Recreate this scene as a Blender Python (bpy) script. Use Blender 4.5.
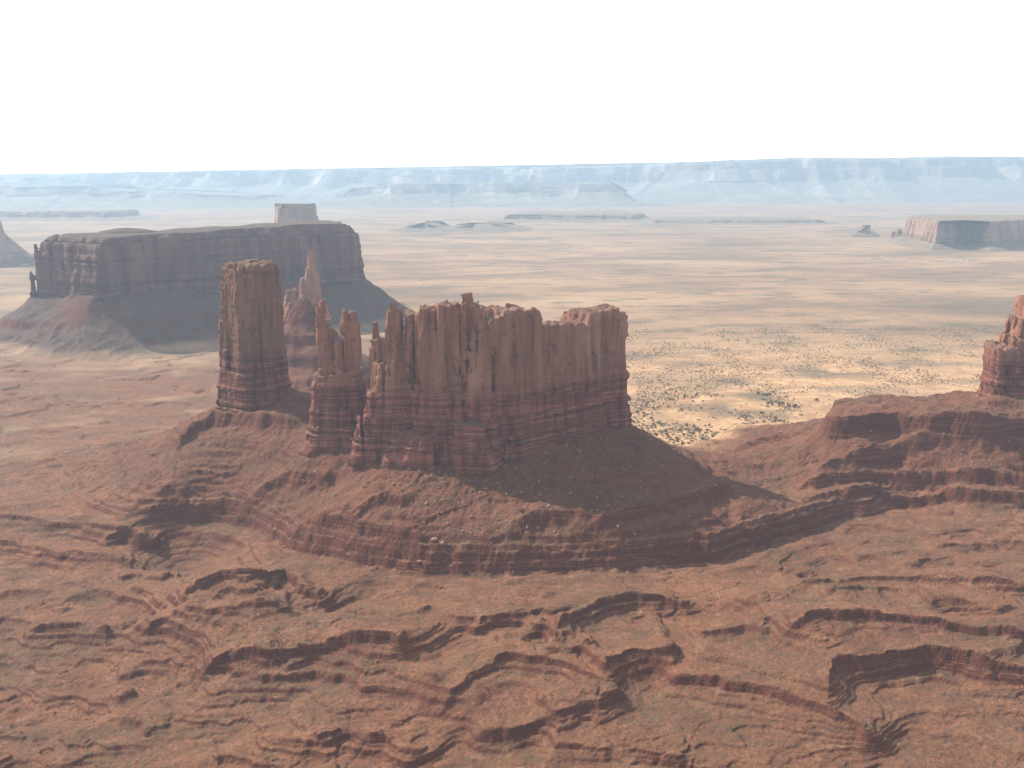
import bpy, bmesh, math, random
import numpy as np
from mathutils import Vector

for o in list(bpy.data.objects):
    bpy.data.objects.remove(o)
SC = bpy.context.scene
COL = SC.collection
random.seed(7)
RNG = np.random.default_rng(11)

# ------------------------------------------------------------------ camera
CAM_H = 400.0
FOCAL = 1000.0                      # in pixels of the 1024 px wide frame
PITCH = math.atan(206.0 / FOCAL)
cd = bpy.data.cameras.new('camera')
cam = bpy.data.objects.new('camera', cd)
COL.objects.link(cam)
cam.location = (0, 0, CAM_H)
cam.rotation_euler = (math.pi / 2 - PITCH, 0, 0)
cd.sensor_width = 36.0
cd.lens = 36.0 * FOCAL / 1024.0
cd.clip_start = 1.0
cd.clip_end = 90000.0
SC.camera = cam

# ------------------------------------------------------------------ sky, sun, exposure
SUN_AZ = math.radians(60)           # to the left of the viewing direction
SUN_EL = math.radians(43)
sun_dir = Vector((-math.sin(SUN_AZ) * math.cos(SUN_EL), math.cos(SUN_AZ) * math.cos(SUN_EL), math.sin(SUN_EL)))
world = bpy.data.worlds.new('World')
SC.world = world
world.use_nodes = True
wt = world.node_tree
for n in list(wt.nodes):
    wt.nodes.remove(n)
w_out = wt.nodes.new('ShaderNodeOutputWorld')
w_bg = wt.nodes.new('ShaderNodeBackground')
w_sky = wt.nodes.new('ShaderNodeTexSky')
w_sky.sky_type = 'NISHITA'
w_sky.sun_disc = False
w_sky.sun_elevation = SUN_EL
w_sky.sun_rotation = -SUN_AZ
w_sky.altitude = 1700
w_sky.air_density = 1.0
w_sky.dust_density = 2.0
w_sky.ozone_density = 1.0
w_bg.inputs['Strength'].default_value = 0.09
# thin bright cloud sheet over the blue sky
w_tc = wt.nodes.new('ShaderNodeTexCoord')
w_map = wt.nodes.new('ShaderNodeMapping')
w_map.inputs['Scale'].default_value = (1.6, 1.6, 9.0)
w_no = wt.nodes.new('ShaderNodeTexNoise')
w_no.inputs['Scale'].default_value = 2.2
w_no.inputs['Detail'].default_value = 6.0
w_no.inputs['Roughness'].default_value = 0.6
w_rp = wt.nodes.new('ShaderNodeValToRGB')
w_rp.color_ramp.elements[0].position = 0.30
w_rp.color_ramp.elements[0].color = (0.45, 0.45, 0.45, 1)
w_rp.color_ramp.elements[1].position = 0.62
w_rp.color_ramp.elements[1].color = (0.92, 0.92, 0.92, 1)
w_mix = wt.nodes.new('ShaderNodeMix')
w_mix.data_type = 'RGBA'
w_mix.inputs[7].default_value = (4.6, 4.6, 4.6, 1)
wt.links.new(w_tc.outputs['Generated'], w_map.inputs['Vector'])
wt.links.new(w_map.outputs['Vector'], w_no.inputs['Vector'])
wt.links.new(w_no.outputs['Fac'], w_rp.inputs['Fac'])
wt.links.new(w_rp.outputs['Color'], w_mix.inputs[0])
wt.links.new(w_sky.outputs['Color'], w_mix.inputs[6])
# the sheet is brightest low down, on the side of the low sun
w_sep = wt.nodes.new('ShaderNodeSeparateXYZ')
wt.links.new(w_tc.outputs['Generated'], w_sep.inputs[0])
def wmath(op, a, b=0.0, clamp=False):
    n = wt.nodes.new('ShaderNodeMath'); n.operation = op; n.use_clamp = clamp
    for v, i in ((a, 0), (b, 1)):
        if isinstance(v, (int, float)): n.inputs[i].default_value = v
        else: wt.links.new(v, n.inputs[i])
    return n.outputs[0]
w_low = wmath('POWER', wmath('SUBTRACT', 1.0, wmath('ABSOLUTE', w_sep.outputs[2]), True), 17.5)
w_side = wmath('ADD', wmath('MULTIPLY', w_sep.outputs[1], 0.6), 0.4, True)
w_glow = wmath('MULTIPLY', w_low, w_side)
w_add = wt.nodes.new('ShaderNodeMix'); w_add.data_type = 'RGBA'; w_add.blend_type = 'ADD'
w_add.inputs[7].default_value = (34.0, 29.0, 25.0, 1)
wt.links.new(w_glow, w_add.inputs[0]); wt.links.new(w_mix.outputs[2], w_add.inputs[6])
wt.links.new(w_add.outputs[2], w_bg.inputs['Color'])
wt.links.new(w_bg.outputs['Background'], w_out.inputs['Surface'])

sl = bpy.data.lights.new('sun', 'SUN')
sl.energy = 3.4
sl.angle = math.radians(0.5)
sl.color = (1.0, 0.93, 0.82)
sun = bpy.data.objects.new('sun', sl)
COL.objects.link(sun)
sun.rotation_euler = sun_dir.to_track_quat('Z', 'Y').to_euler()
sun.location = (0, 0, 2000)

SC.view_settings.view_transform = 'Standard'
SC.view_settings.look = 'None'
SC.view_settings.gamma = 1.0
SC.view_settings.exposure = 1.15
SC.cycles.volume_bounces = 1
SC.cycles.max_bounces = 6
SC.cycles.diffuse_bounces = 3
SC.cycles.use_denoising = True

HAZE_DENSITY = 0.58e-4
HAZE_COLOR = (0.56, 0.78, 1.0, 1)
HAZE_ANISO = 0.25

# ------------------------------------------------------------------ noise
def _h(ix, iy, iz, seed):
    n = (ix.astype(np.uint32) * np.uint32(374761393) + iy.astype(np.uint32) * np.uint32(668265263)
         + iz.astype(np.uint32) * np.uint32(2147483647) + np.uint32((seed * 974711) & 0xffffffff))
    n = (n ^ (n >> np.uint32(13))) * np.uint32(1274126177)
    n = n ^ (n >> np.uint32(16))
    n = n * np.uint32(2246822519)
    n = n ^ (n >> np.uint32(15))
    return (n & np.uint32(0xffffff)).astype(np.float32) / np.float32(0x7fffff) - np.float32(1.0)

def noise2(x, y, seed=0):
    x = np.asarray(x, np.float32); y = np.asarray(y, np.float32)
    fx = np.floor(x); fy = np.floor(y)
    ix = fx.astype(np.int32); iy = fy.astype(np.int32); z0 = np.zeros_like(ix)
    tx = x - fx; ty = y - fy
    tx = tx * tx * tx * (tx * (tx * 6 - 15) + 10); ty = ty * ty * ty * (ty * (ty * 6 - 15) + 10)
    a = _h(ix, iy, z0, seed); b = _h(ix + 1, iy, z0, seed)
    c = _h(ix, iy + 1, z0, seed); d = _h(ix + 1, iy + 1, z0, seed)
    u = a + (b - a) * tx; v = c + (d - c) * tx
    return u + (v - u) * ty

def fbm2(x, y, oct=4, seed=0, gain=0.5):
    x = np.asarray(x, np.float32); y = np.asarray(y, np.float32)
    s = 0; a = 1.0; t = 0
    for k in range(oct):
        s = s + a * noise2(x, y, seed + 17 * k); t += a; a *= gain
        x, y = (x * 0.8 - y * 0.6) * 2.03 + 13.7, (x * 0.6 + y * 0.8) * 2.03 + 5.3
    return s / t

def ridged2(x, y, oct=3, seed=0):
    x = np.asarray(x, np.float32); y = np.asarray(y, np.float32)
    s = 0; a = 1.0; t = 0
    for k in range(oct):
        s = s + a * (1 - 2 * np.abs(noise2(x, y, seed + 17 * k))); t += a; a *= 0.5
        x, y = (x * 0.8 - y * 0.6) * 2.03 + 3.1, (x * 0.6 + y * 0.8) * 2.03 + 8.3
    return s / t

def noise3(x, y, z, seed=0):
    x = np.asarray(x, np.float32); y = np.asarray(y, np.float32); z = np.asarray(z, np.float32)
    fx = np.floor(x); fy = np.floor(y); fz = np.floor(z)
    ix = fx.astype(np.int32); iy = fy.astype(np.int32); iz = fz.astype(np.int32)
    tx = x - fx; ty = y - fy; tz = z - fz
    tx = tx * tx * (3 - 2 * tx); ty = ty * ty * (3 - 2 * ty); tz = tz * tz * (3 - 2 * tz)
    def lay(k):
        a = _h(ix, iy, k, seed); b = _h(ix + 1, iy, k, seed)
        c = _h(ix, iy + 1, k, seed); d = _h(ix + 1, iy + 1, k, seed)
        u = a + (b - a) * tx; v = c + (d - c) * tx
        return u + (v - u) * ty
    p = lay(iz); q = lay(iz + 1)
    return p + (q - p) * tz

def sstep(a, b, x):
    t = np.clip((x - a) / (b - a), 0, 1)
    return t * t * (3 - 2 * t)

# ------------------------------------------------------------------ survey helpers: a bearing + a height (or a distance) give a place
_cp, _sp = math.cos(PITCH), math.sin(PITCH)
def ray(u, v):
    dx = (u - 512) / FOCAL; dy = (384 - v) / FOCAL
    return dx, _cp + dy * _sp, -_sp + dy * _cp
def at_z(u, v, z):
    dx, dy, dz = ray(u, v); t = (z - CAM_H) / dz
    return dx * t, dy * t, z
def at_y(u, v, Y):
    dx, dy, dz = ray(u, v); t = Y / dy
    return dx * t, Y, CAM_H + dz * t

# ------------------------------------------------------------------ object helpers
def new_mesh(name, verts, faces, mat=None, parent=None, smooth=True, mats=None):
    me = bpy.data.meshes.new(name)
    verts = np.asarray(verts, np.float32); faces = np.asarray(faces, np.int32)
    me.vertices.add(len(verts)); me.vertices.foreach_set('co', verts.ravel())
    k = faces.shape[1]
    me.loops.add(faces.size); me.loops.foreach_set('vertex_index', faces.ravel())
    me.polygons.add(len(faces))
    me.polygons.foreach_set('loop_start', np.arange(0, faces.size, k, dtype=np.int32))
    me.polygons.foreach_set('use_smooth', np.full(len(faces), smooth, bool))
    me.update(calc_edges=True)
    if mat: me.materials.append(mat)
    o = bpy.data.objects.new(name, me); COL.objects.link(o)
    if parent: o.parent = parent
    return o

def bm_obj(name, bm, mat, parent=None, smooth=False):
    me = bpy.data.meshes.new(name); bm.to_mesh(me); bm.free()
    if smooth:
        me.polygons.foreach_set('use_smooth', np.ones(len(me.polygons), bool))
    me.materials.append(mat)
    o = bpy.data.objects.new(name, me); COL.objects.link(o)
    if parent: o.parent = parent
    return o

def tag(o, label, cat, group=None):
    o['label'] = label; o['category'] = cat
    if group: o['group'] = group
    return o

def thing(name, label, cat, group=None, loc=(0, 0, 0)):
    o = bpy.data.objects.new(name, None); COL.objects.link(o)
    o.location = loc; o.empty_display_size = 5
    return tag(o, label, cat, group)

def shift(o, loc):
    """children are meshed in world coordinates: move their mesh so that the thing's Empty is the origin"""
    me = o.data; n = len(me.vertices); a = np.empty(n * 3, np.float32)
    me.vertices.foreach_get('co', a); a = a.reshape(-1, 3) - np.asarray(loc, np.float32)
    me.vertices.foreach_set('co', a.ravel()); me.update()

# ------------------------------------------------------------------ materials
class NT:
    def __init__(s, name):
        s.m = bpy.data.materials.new(name); s.m.use_nodes = True; s.t = s.m.node_tree
        for n in list(s.t.nodes): s.t.nodes.remove(n)
        s.out = s.t.nodes.new('ShaderNodeOutputMaterial'); s.b = s.t.nodes.new('ShaderNodeBsdfPrincipled')
        s.t.links.new(s.b.outputs[0], s.out.inputs[0])
        s.b.inputs['Roughness'].default_value = 0.95
        s.b.inputs['Specular IOR Level'].default_value = 0.15
        s.geo = s.t.nodes.new('ShaderNodeNewGeometry')
        s.pos = s.geo.outputs['Position']
    def link(s, a, b): s.t.links.new(a, b)
    def vec(s, sx, sy, sz, src=None):
        n = s.t.nodes.new('ShaderNodeVectorMath'); n.operation = 'MULTIPLY'
        s.link(src or s.pos, n.inputs[0]); n.inputs[1].default_value = (sx, sy, sz); return n.outputs[0]
    def noise(s, v, scale=1.0, detail=4, rough=0.55, dist=0.0):
        n = s.t.nodes.new('ShaderNodeTexNoise'); s.link(v, n.inputs['Vector'])
        n.inputs['Scale'].default_value = scale; n.inputs['Detail'].default_value = detail
        n.inputs['Roughness'].default_value = rough; n.inputs['Distortion'].default_value = dist
        return n.outputs['Fac']
    def ramp(s, f, stops, interp='LINEAR'):
        n = s.t.nodes.new('ShaderNodeValToRGB'); s.link(f, n.inputs[0]); e = n.color_ramp.elements
        n.color_ramp.interpolation = interp
        while len(e) < len(stops): e.new(0.5)
        for k, (p, c) in enumerate(stops):
            e[k].position = p
            e[k].color = (c, c, c, 1) if not isinstance(c, tuple) else (*c, 1)
        return n.outputs[0]
    def mix(s, f, a, b, mode='MIX'):
        n = s.t.nodes.new('ShaderNodeMix'); n.data_type = 'RGBA'; n.blend_type = mode
        for v, i in ((f, 0), (a, 6), (b, 7)):
            if isinstance(v, (int, float)): n.inputs[i].default_value = v
            elif isinstance(v, tuple): n.inputs[i].default_value = (*v, 1)
            else: s.link(v, n.inputs[i])
        return n.outputs[2]
    def math(s, op, a, b=0.0, clamp=False):
        n = s.t.nodes.new('ShaderNodeMath'); n.operation = op; n.use_clamp = clamp
        for v, i in ((a, 0), (b, 1)):
            if isinstance(v, (int, float)): n.inputs[i].default_value = v
            else: s.link(v, n.inputs[i])
        return n.outputs[0]
    def attr(s, name):
        n = s.t.nodes.new('ShaderNodeAttribute'); n.attribute_name = name; return n.outputs['Fac']
    def sep(s, v):
        n = s.t.nodes.new('ShaderNodeSeparateXYZ'); s.link(v, n.inputs[0]); return n.outputs
    def bump(s, h, strength=0.6, dist=1.0):
        n = s.t.nodes.new('ShaderNodeBump'); n.inputs['Strength'].default_value = strength
        n.inputs['Distance'].default_value = dist; s.link(h, n.inputs['Height']); s.link(n.outputs[0], s.b.inputs['Normal'])
    def color(s, c):
        if isinstance(c, tuple): s.b.inputs['Base Color'].default_value = (*c, 1)
        else: s.link(c, s.b.inputs['Base Color'])

def rock_material(name, upper, lower, pale, zmid, zspan, k=1.0, top=(0.17, 0.11, 0.075)):
    """massive sandstone above zmid, thin bedded darker rock below; k scales the grain"""
    t = NT(name)
    z = t.sep(t.pos)[2]
    warp = t.noise(t.vec(.02 * k, .02 * k, .02 * k), 1, 3)
    zz = t.math('ADD', z, t.math('MULTIPLY', warp, 14.0 / k))
    fac = t.math('DIVIDE', t.math('SUBTRACT', zz, zmid - zspan + 7 / k), 2 * zspan, True)
    # vertical streaks
    st = t.noise(t.vec(.12 * k, .12 * k, .008 * k), 1, 6, .6)
    st2 = t.noise(t.vec(.03 * k, .03 * k, .006 * k), 1, 3, .6)
    up = t.mix(t.ramp(st, [(.35, 0.0), (.62, 1.0)]), tuple(c * .62 for c in upper), upper)
    up = t.mix(t.ramp(st2, [(.52, 0.0), (.66, .65)]), up, pale)
    pat = t.noise(t.vec(.05 * k, .05 * k, .04 * k), 1, 6, .6)
    up = t.mix(t.ramp(pat, [(.5, 0.0), (.7, .5)]), up, tuple(c * .7 for c in upper))
    bd = t.noise(t.vec(.006 * k, .006 * k, .28 * k), 1, 5, .7)
    lo = t.ramp(bd, [(.34, tuple(c * .42 for c in lower)), (.44, lower), (.50, tuple(c * .62 for c in lower)), (.56, tuple(min(1, c * 1.75) for c in lower)), (.62, lower), (.68, tuple(c * .6 for c in lower))])
    lo = t.mix(t.ramp(st, [(.36, .7), (.52, 0.0)]), lo, tuple(c * .42 for c in lower))
    lo = t.mix(t.ramp(st, [(.58, 0.0), (.68, .35)]), lo, pale)
    c = t.mix(fac, lo, up)
    nz = t.sep(t.geo.outputs['Normal'])[2]
    dust = t.noise(t.vec(.15 * k, .15 * k, .15 * k), 1, 4)
    flat = t.math('MULTIPLY', t.ramp(nz, [(.55, 0.0), (.85, 1.0)]), t.ramp(dust, [(.35, .4), (.6, 1.0)]))
    c = t.mix(flat, c, top)
    t.color(c)
    h1 = t.noise(t.vec(.35 * k, .35 * k, .12 * k), 1, 6, .65)
    h2 = t.noise(t.vec(.02 * k, .02 * k, .6 * k), 1, 4, .6)
    h = t.math('ADD', h1, t.math('MULTIPLY', h2, t.math('SUBTRACT', 1.1, t.math('MULTIPLY', fac, .85))))
    t.bump(h, .8, 2.6 / k)
    return t.m

M_ROCK = rock_material('red_sandstone', (0.320, 0.148, 0.092), (0.218, 0.082, 0.055), (0.418, 0.228, 0.160), 163, 13)
M_TOWER = rock_material('brown_sandstone', (0.246, 0.121, 0.074), (0.191, 0.075, 0.048), (0.305, 0.169, 0.111), 170, 12)
M_MESA = rock_material('mesa_sandstone', (0.199, 0.106, 0.088), (0.147, 0.076, 0.066), (0.249, 0.144, 0.120), 150, 40, .45, (0.095, 0.080, 0.066))
M_REAR = rock_material('pink_sandstone', (0.399, 0.218, 0.152), (0.323, 0.152, 0.104), (0.475, 0.294, 0.209), 175, 14, .8)
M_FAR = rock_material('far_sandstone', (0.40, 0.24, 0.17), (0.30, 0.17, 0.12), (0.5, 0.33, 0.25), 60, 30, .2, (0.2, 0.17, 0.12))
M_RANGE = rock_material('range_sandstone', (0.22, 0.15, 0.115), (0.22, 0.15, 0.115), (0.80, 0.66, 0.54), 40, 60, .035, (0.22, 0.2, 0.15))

def terrain_material(name, ta=(0.137, 0.053, 0.032), tb=(0.189, 0.081, 0.048)):
    t = NT(name)
    z = t.sep(t.pos)[2]; nz = t.sep(t.geo.outputs['Normal'])[2]
    big = t.noise(t.vec(.004, .006, .004), 1, 5, .6)
    mid = t.noise(t.vec(.03, .035, .03), 1, 6, .65)
    fine = t.noise(t.vec(.28, .28, .28), 1, 6, .7)
    g = t.ramp(big, [(.32, (0.151, 0.065, 0.038)), (.5, (0.204, 0.084, 0.045)), (.66, (0.248, 0.103, 0.052))])
    g = t.mix(t.ramp(mid, [(.42, 0.0), (.66, .75)]), g, (0.265, 0.120, 0.066))
    g = t.mix(t.ramp(mid, [(.30, .7), (.45, 0.0)]), g, (0.127, 0.055, 0.035))
    g = t.mix(t.ramp(fine, [(.34, .85), (.5, 0.0)]), g, (0.097, 0.046, 0.028))
    g = t.mix(t.ramp(fine, [(.54, 0.0), (.68, .75)]), g, (0.318, 0.155, 0.090))
    # scrub and lichen-grey veil on the flats
    sc = t.noise(t.vec(.008, .016, .008), 1, 5, .65)
    sp = t.noise(t.vec(.16, .16, .16), 1, 4, .7)
    veg = t.math('MULTIPLY', t.ramp(sc, [(.44, 0.0), (.62, .65)]), t.ramp(sp, [(.40, 0.0), (.58, 1.0)]))
    g = t.mix(veg, g, (0.100, 0.075, 0.043))
    grit = t.noise(t.vec(.75, .75, .75), 1, 4, .8)
    blot = t.noise(t.vec(.055, .075, .055), 1, 5, .7)
    g = t.mix(t.ramp(blot, [(.36, .7), (.48, 0.0)]), g, (0.137, 0.067, 0.046))
    g = t.mix(t.ramp(blot, [(.56, 0.0), (.68, .6)]), g, (0.327, 0.168, 0.106))
    g = t.mix(t.ramp(grit, [(.36, .75), (.47, 0.0)]), g, (0.082, 0.051, 0.036))
    scr = t.noise(t.vec(.42, .42, .42), 1, 2, .5)
    g = t.mix(t.math('MULTIPLY', t.ramp(scr, [(.57, 0.0), (.63, .8)]), t.ramp(sc, [(.38, .25), (.55, 1.0)])), g, (0.104, 0.086, 0.055))
    # bedded rock on the steeps
    bd = t.noise(t.vec(.005, .005, .42), 1, 5, .75)
    r = t.ramp(bd, [(.28, (0.074, 0.028, 0.021)), (.42, (0.148, 0.053, 0.032)), (.52, (0.116, 0.043, 0.028)), (.60, (0.222, 0.087, 0.051)), (.70, (0.137, 0.051, 0.030))])
    r = t.mix(t.ramp(fine, [(.35, .5), (.55, 0.0)]), r, (0.085, 0.036, 0.023))
    c = t.mix(t.ramp(nz, [(.68, 1.0), (.90, 0.0)]), g, r)
    # talus: dusty red-brown run-out with rills
    tl = t.mix(t.ramp(mid, [(.38, 0.0), (.62, 1.0)]), ta, tb)
    rub = t.noise(t.vec(.55, .55, .55), 1, 5, .75)
    tl = t.mix(t.ramp(rub, [(.30, .8), (.44, 0.0)]), tl, (0.062, 0.037, 0.028))
    tl = t.mix(t.ramp(rub, [(.56, 0.0), (.68, .8)]), tl, (0.274, 0.133, 0.081))
    tl = t.mix(t.math('MULTIPLY', t.ramp(sc, [(.42, 0.0), (.6, .8)]), t.ramp(sp, [(.42, 0.0), (.58, 1.0)])), tl, (0.104, 0.068, 0.039))
    tl = t.mix(t.ramp(nz, [(.62, 1.0), (.80, 0.0)]), tl, r)
    c = t.mix(t.attr('talus'), c, tl)
    # the wide desert plain
    p1 = t.noise(t.vec(.0011, .0024, .001), 1, 6, .62, .4)
    p2 = t.noise(t.vec(.005, .010, .004), 1, 5, .65)
    p3 = t.noise(t.vec(.03, .04, .02), 1, 5, .7)
    pl = t.ramp(p1, [(.32, (0.165, 0.121, 0.083)), (.43, (0.243, 0.161, 0.103)), (.53, (0.331, 0.213, 0.133)), (.66, (0.409, 0.273, 0.161))])
    pl = t.mix(t.ramp(p2, [(.50, 0.0), (.64, .8)]), pl, (0.131, 0.113, 0.079))
    pl = t.mix(t.ramp(p2, [(.30, .7), (.42, 0.0)]), pl, (0.261, 0.131, 0.083))
    pl = t.mix(t.ramp(p3, [(.58, 0.0), (.72, .6)]), pl, (0.131, 0.117, 0.079))
    pl = t.mix(t.ramp(p3, [(.28, .6), (.42, 0.0)]), pl, (0.409, 0.269, 0.174))
    c = t.mix(t.attr('plain'), c, pl)
    # pale sand
    sd = t.mix(t.ramp(mid, [(.4, 0.0), (.62, 1.0)]), (0.40, 0.23, 0.125), (0.56, 0.36, 0.205))
    sd = t.mix(t.ramp(sp, [(.56, 0.0), (.68, .5)]), sd, (0.24, 0.2, 0.12))
    c = t.mix(t.attr('sand'), c, sd)
    t.color(c)
    h = t.math('ADD', t.noise(t.vec(.30, .30, .5), 1, 7, .7), t.math('MULTIPLY', t.noise(t.vec(.06, .06, .06), 1, 5, .6), 1.6))
    t.bump(h, .9, 2.4)
    return t.m
M_TERRAIN = terrain_material('desert_ground')
M_TALUS = terrain_material('mesa_talus', (0.090, 0.058, 0.050), (0.130, 0.083, 0.068))

def leaf_material():
    t = NT('juniper_leaves')
    f = t.noise(t.vec(.35, .35, .35), 1, 3)
    t.color(t.mix(t.ramp(f, [(.35, 0.0), (.65, 1.0)]), (0.145, 0.135, 0.095), (0.22, 0.20, 0.145)))
    return t.m
M_LEAF = leaf_material()
def plain_material(name, c, d):
    t = NT(name); f = t.noise(t.vec(.9, .9, .9), 1, 4)
    t.color(t.mix(t.ramp(f, [(.35, 0.0), (.65, 1.0)]), c, d)); return t.m
M_WOOD = plain_material('juniper_wood', (0.12, 0.085, 0.06), (0.17, 0.12, 0.085))
M_BOULDER = plain_material('boulder_rock', (0.20, 0.105, 0.07), (0.36, 0.225, 0.155))
M_HOUSE = plain_material('white_wall', (0.6, 0.58, 0.54), (0.68, 0.66, 0.62))
M_ROOF = plain_material('pale_roof', (0.5, 0.5, 0.5), (0.6, 0.6, 0.6))
M_DOOR = plain_material('dark_door', (0.10, 0.08, 0.07), (0.14, 0.11, 0.09))

# ------------------------------------------------------------------ terrain survey
def P(*l): return [at_z(*p) for p in l]
CTRL = []
# foot of the cliffs
CTRL += P((250, 408, 97), (320, 445, 85), (360, 457, 82), (400, 470, 77), (480, 467, 79), (540, 452, 86), (590, 437, 90), (630, 428, 92))
CTRL += P((215, 408, 95), (185, 433, 75), (285, 383, 122), (308, 398, 114), (655, 437, 80), (690, 457, 52), (720, 475, 38), (745, 490, 31))
CTRL += [(-60, 1150, 92), (30, 1200, 97), (100, 1260, 98), (-150, 1160, 90), (-211, 1200, 92), (-270, 1270, 108), (-343, 1330, 106),
         (-343, 1450, 40), (-150, 1310, 40), (50, 1340, 50), (150, 1390, 40), (-343, 1560, 3), (-100, 1450, 2), (100, 1480, 2), (230, 1350, 30)]
# rim and base of the lower cliff band
CTRL += P((165, 500, 29), (260, 503, 29), (310, 527, 29), (360, 537, 29), (420, 545, 29), (490, 546, 29), (560, 545, 29), (630, 541, 29), (700, 535, 29), (780, 512, 28), (850, 492, 26))
CTRL += P((170, 527, 1), (240, 533, 0), (300, 562, 0), (340, 571, 0), (380, 578, 0), (430, 582, 0), (480, 585, 0), (560, 587, 0), (640, 580, 0), (720, 570, 0), (800, 547, 0), (850, 527, 1))
# middle slope
CTRL += P((200, 470, 50), (260, 478, 47), (330, 492, 47), (400, 508, 51), (480, 505, 52), (560, 500, 54), (640, 487, 56), (690, 500, 46), (620, 512, 44), (520, 521, 43), (760, 492, 31))
# left shoulder
CTRL += P((60, 490, 9), (0, 502, 3), (0, 522, 0), (110, 470, 28), (150, 450, 50), (90, 500, 14), (90, 528, 0))
# right amphitheatre
CTRL += P((790, 487, 26), (860, 482, 26), (940, 482, 27), (1020, 487, 27), (1120, 487, 27), (860, 523, 2), (940, 518, 2), (1020, 525, 3), (1120, 525, 3),
          (800, 474, 33), (860, 475, 32), (940, 475, 33), (1020, 478, 32), (830, 461, 43), (900, 460, 44), (1020, 462, 44), (760, 470, 34), (740, 455, 42),
          (840, 446, 60), (920, 447, 62), (1020, 446, 66), (840, 413, 95), (860, 411, 97), (880, 409, 97), (915, 409, 98), (950, 409, 100), (1020, 411, 100), (1120, 405, 104),
          (815, 432, 58), (800, 440, 42), (760, 440, 34), (710, 455, 28), (850, 402, 95), (930, 401, 98), (1020, 395, 105))
CTRL += [(350, 1490, 22), (480, 1475, 40), (545, 1485, 42), (620, 1500, 52), (560, 1600, 4), (260, 1530, 3), (330, 1580, 0), (500, 1640, 0), (750, 1680, 5), (900, 1400, 90), (900, 1600, 20)]
# surrounding ground
CTRL += P((680, 445, 0), (740, 415, 0), (650, 400, 0), (850, 380, 0), (560, 350, 0), (0, 470, 0), (100, 440, 0), (0, 430, 0), (200, 400, 0), (0, 380, 0), (400, 370, 0), (-150, 500, 0), (-150, 430, 0))
CTRL += P((0, 560, -4), (100, 570, -5), (0, 620, -14), (150, 620, -14), (250, 600, -4), (350, 620, -6), (450, 610, -3), (600, 605, -3), (750, 600, -2), (900, 560, -2),
          (1020, 560, 0), (1020, 620, -6), (900, 620, -6), (750, 650, -6), (600, 650, -8), (450, 660, -10), (300, 650, -6), (250, 700, -24), (100, 680, -24), (0, 700, -26),
          (0, 768, -30), (150, 768, -30), (300, 768, -26), (450, 740, -18), (600, 720, -15), (750, 740, -20), (900, 740, -24), (1020, 768, -28), (800, 680, -10), (1020, 690, -14),
          (650, 768, -22), (-180, 600, -12), (1200, 600, -6), (1200, 720, -20), (-180, 720, -26), (300, 900, -28), (700, 900, -28))
CTRL = np.array(CTRL, np.float64)
GX0, GX1, GY0, GY1, GS = -900.0, 1000.0, 480.0, 1800.0, 8.0
def rbf_grid():
    S = 200.0
    p = CTRL[:, :2] / S; n = len(p)
    def phi(r2): return np.where(r2 > 1e-12, .5 * r2 * np.log(np.maximum(r2, 1e-12)), 0.0)
    d2 = ((p[:, None] - p[None]) ** 2).sum(-1)
    A = np.zeros((n + 3, n + 3)); A[:n, :n] = phi(d2) + np.eye(n) * 0.002
    A[:n, n] = 1; A[:n, n + 1:] = p; A[n, :n] = 1; A[n + 1:, :n] = p.T
    b = np.zeros(n + 3); b[:n] = CTRL[:, 2]
    w = np.linalg.solve(A, b)
    gx = np.arange(GX0, GX1 + 1, GS) ; gy = np.arange(GY0, GY1 + 1, GS)
    X, Y = np.meshgrid(gx / S, gy / S, indexing='ij'); out = np.zeros_like(X)
    for k in range(n): out += w[k] * phi((X - p[k, 0]) ** 2 + (Y - p[k, 1]) ** 2)
    out += w[n] + w[n + 1] * X + w[n + 2] * Y
    return out.astype(np.float32)
RB = rbf_grid()
def bil(G, x, y):
    fx = np.clip((x - GX0) / GS, 0, G.shape[0] - 1.001); fy = np.clip((y - GY0) / GS, 0, G.shape[1] - 1.001)
    i = fx.astype(np.int32); j = fy.astype(np.int32); tx = fx - i; ty = fy - j
    return (G[i, j] * (1 - tx) * (1 - ty) + G[i + 1, j] * tx * (1 - ty) + G[i, j + 1] * (1 - tx) * ty + G[i + 1, j + 1] * tx * ty)

def seg_dist(x, y, pts):
    """distance to a polyline, signed side (positive = to its left), fraction along it"""
    best = np.full(x.shape, 1e9, np.float32); sd = np.zeros_like(best); fr = np.zeros_like(best); bc = np.zeros_like(best)
    pts = np.asarray(pts, np.float32); L = np.r_[0, np.cumsum(np.hypot(*np.diff(pts, axis=0).T))]
    for k in range(len(pts) - 1):
        a = pts[k]; b = pts[k + 1]; e = b - a; l2 = (e ** 2).sum()
        t = np.clip(((x - a[0]) * e[0] + (y - a[1]) * e[1]) / l2, 0, 1)
        dx = x - a[0] - t * e[0]; dy = y - a[1] - t * e[1]; d = np.hypot(dx, dy)
        cr = np.abs(e[0] * dy - e[1] * dx) / math.sqrt(l2)
        m = (d < best - 1e-3) | ((d < best + 1e-3) & (cr > bc)); best = np.where(m, d, best); bc = np.where(m, cr, bc)
        sd = np.where(m, np.sign(e[0] * dy - e[1] * dx), sd)
        fr = np.where(m, (L[k] + t * math.sqrt(l2)) / L[-1], fr)
    return best, sd, fr

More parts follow.
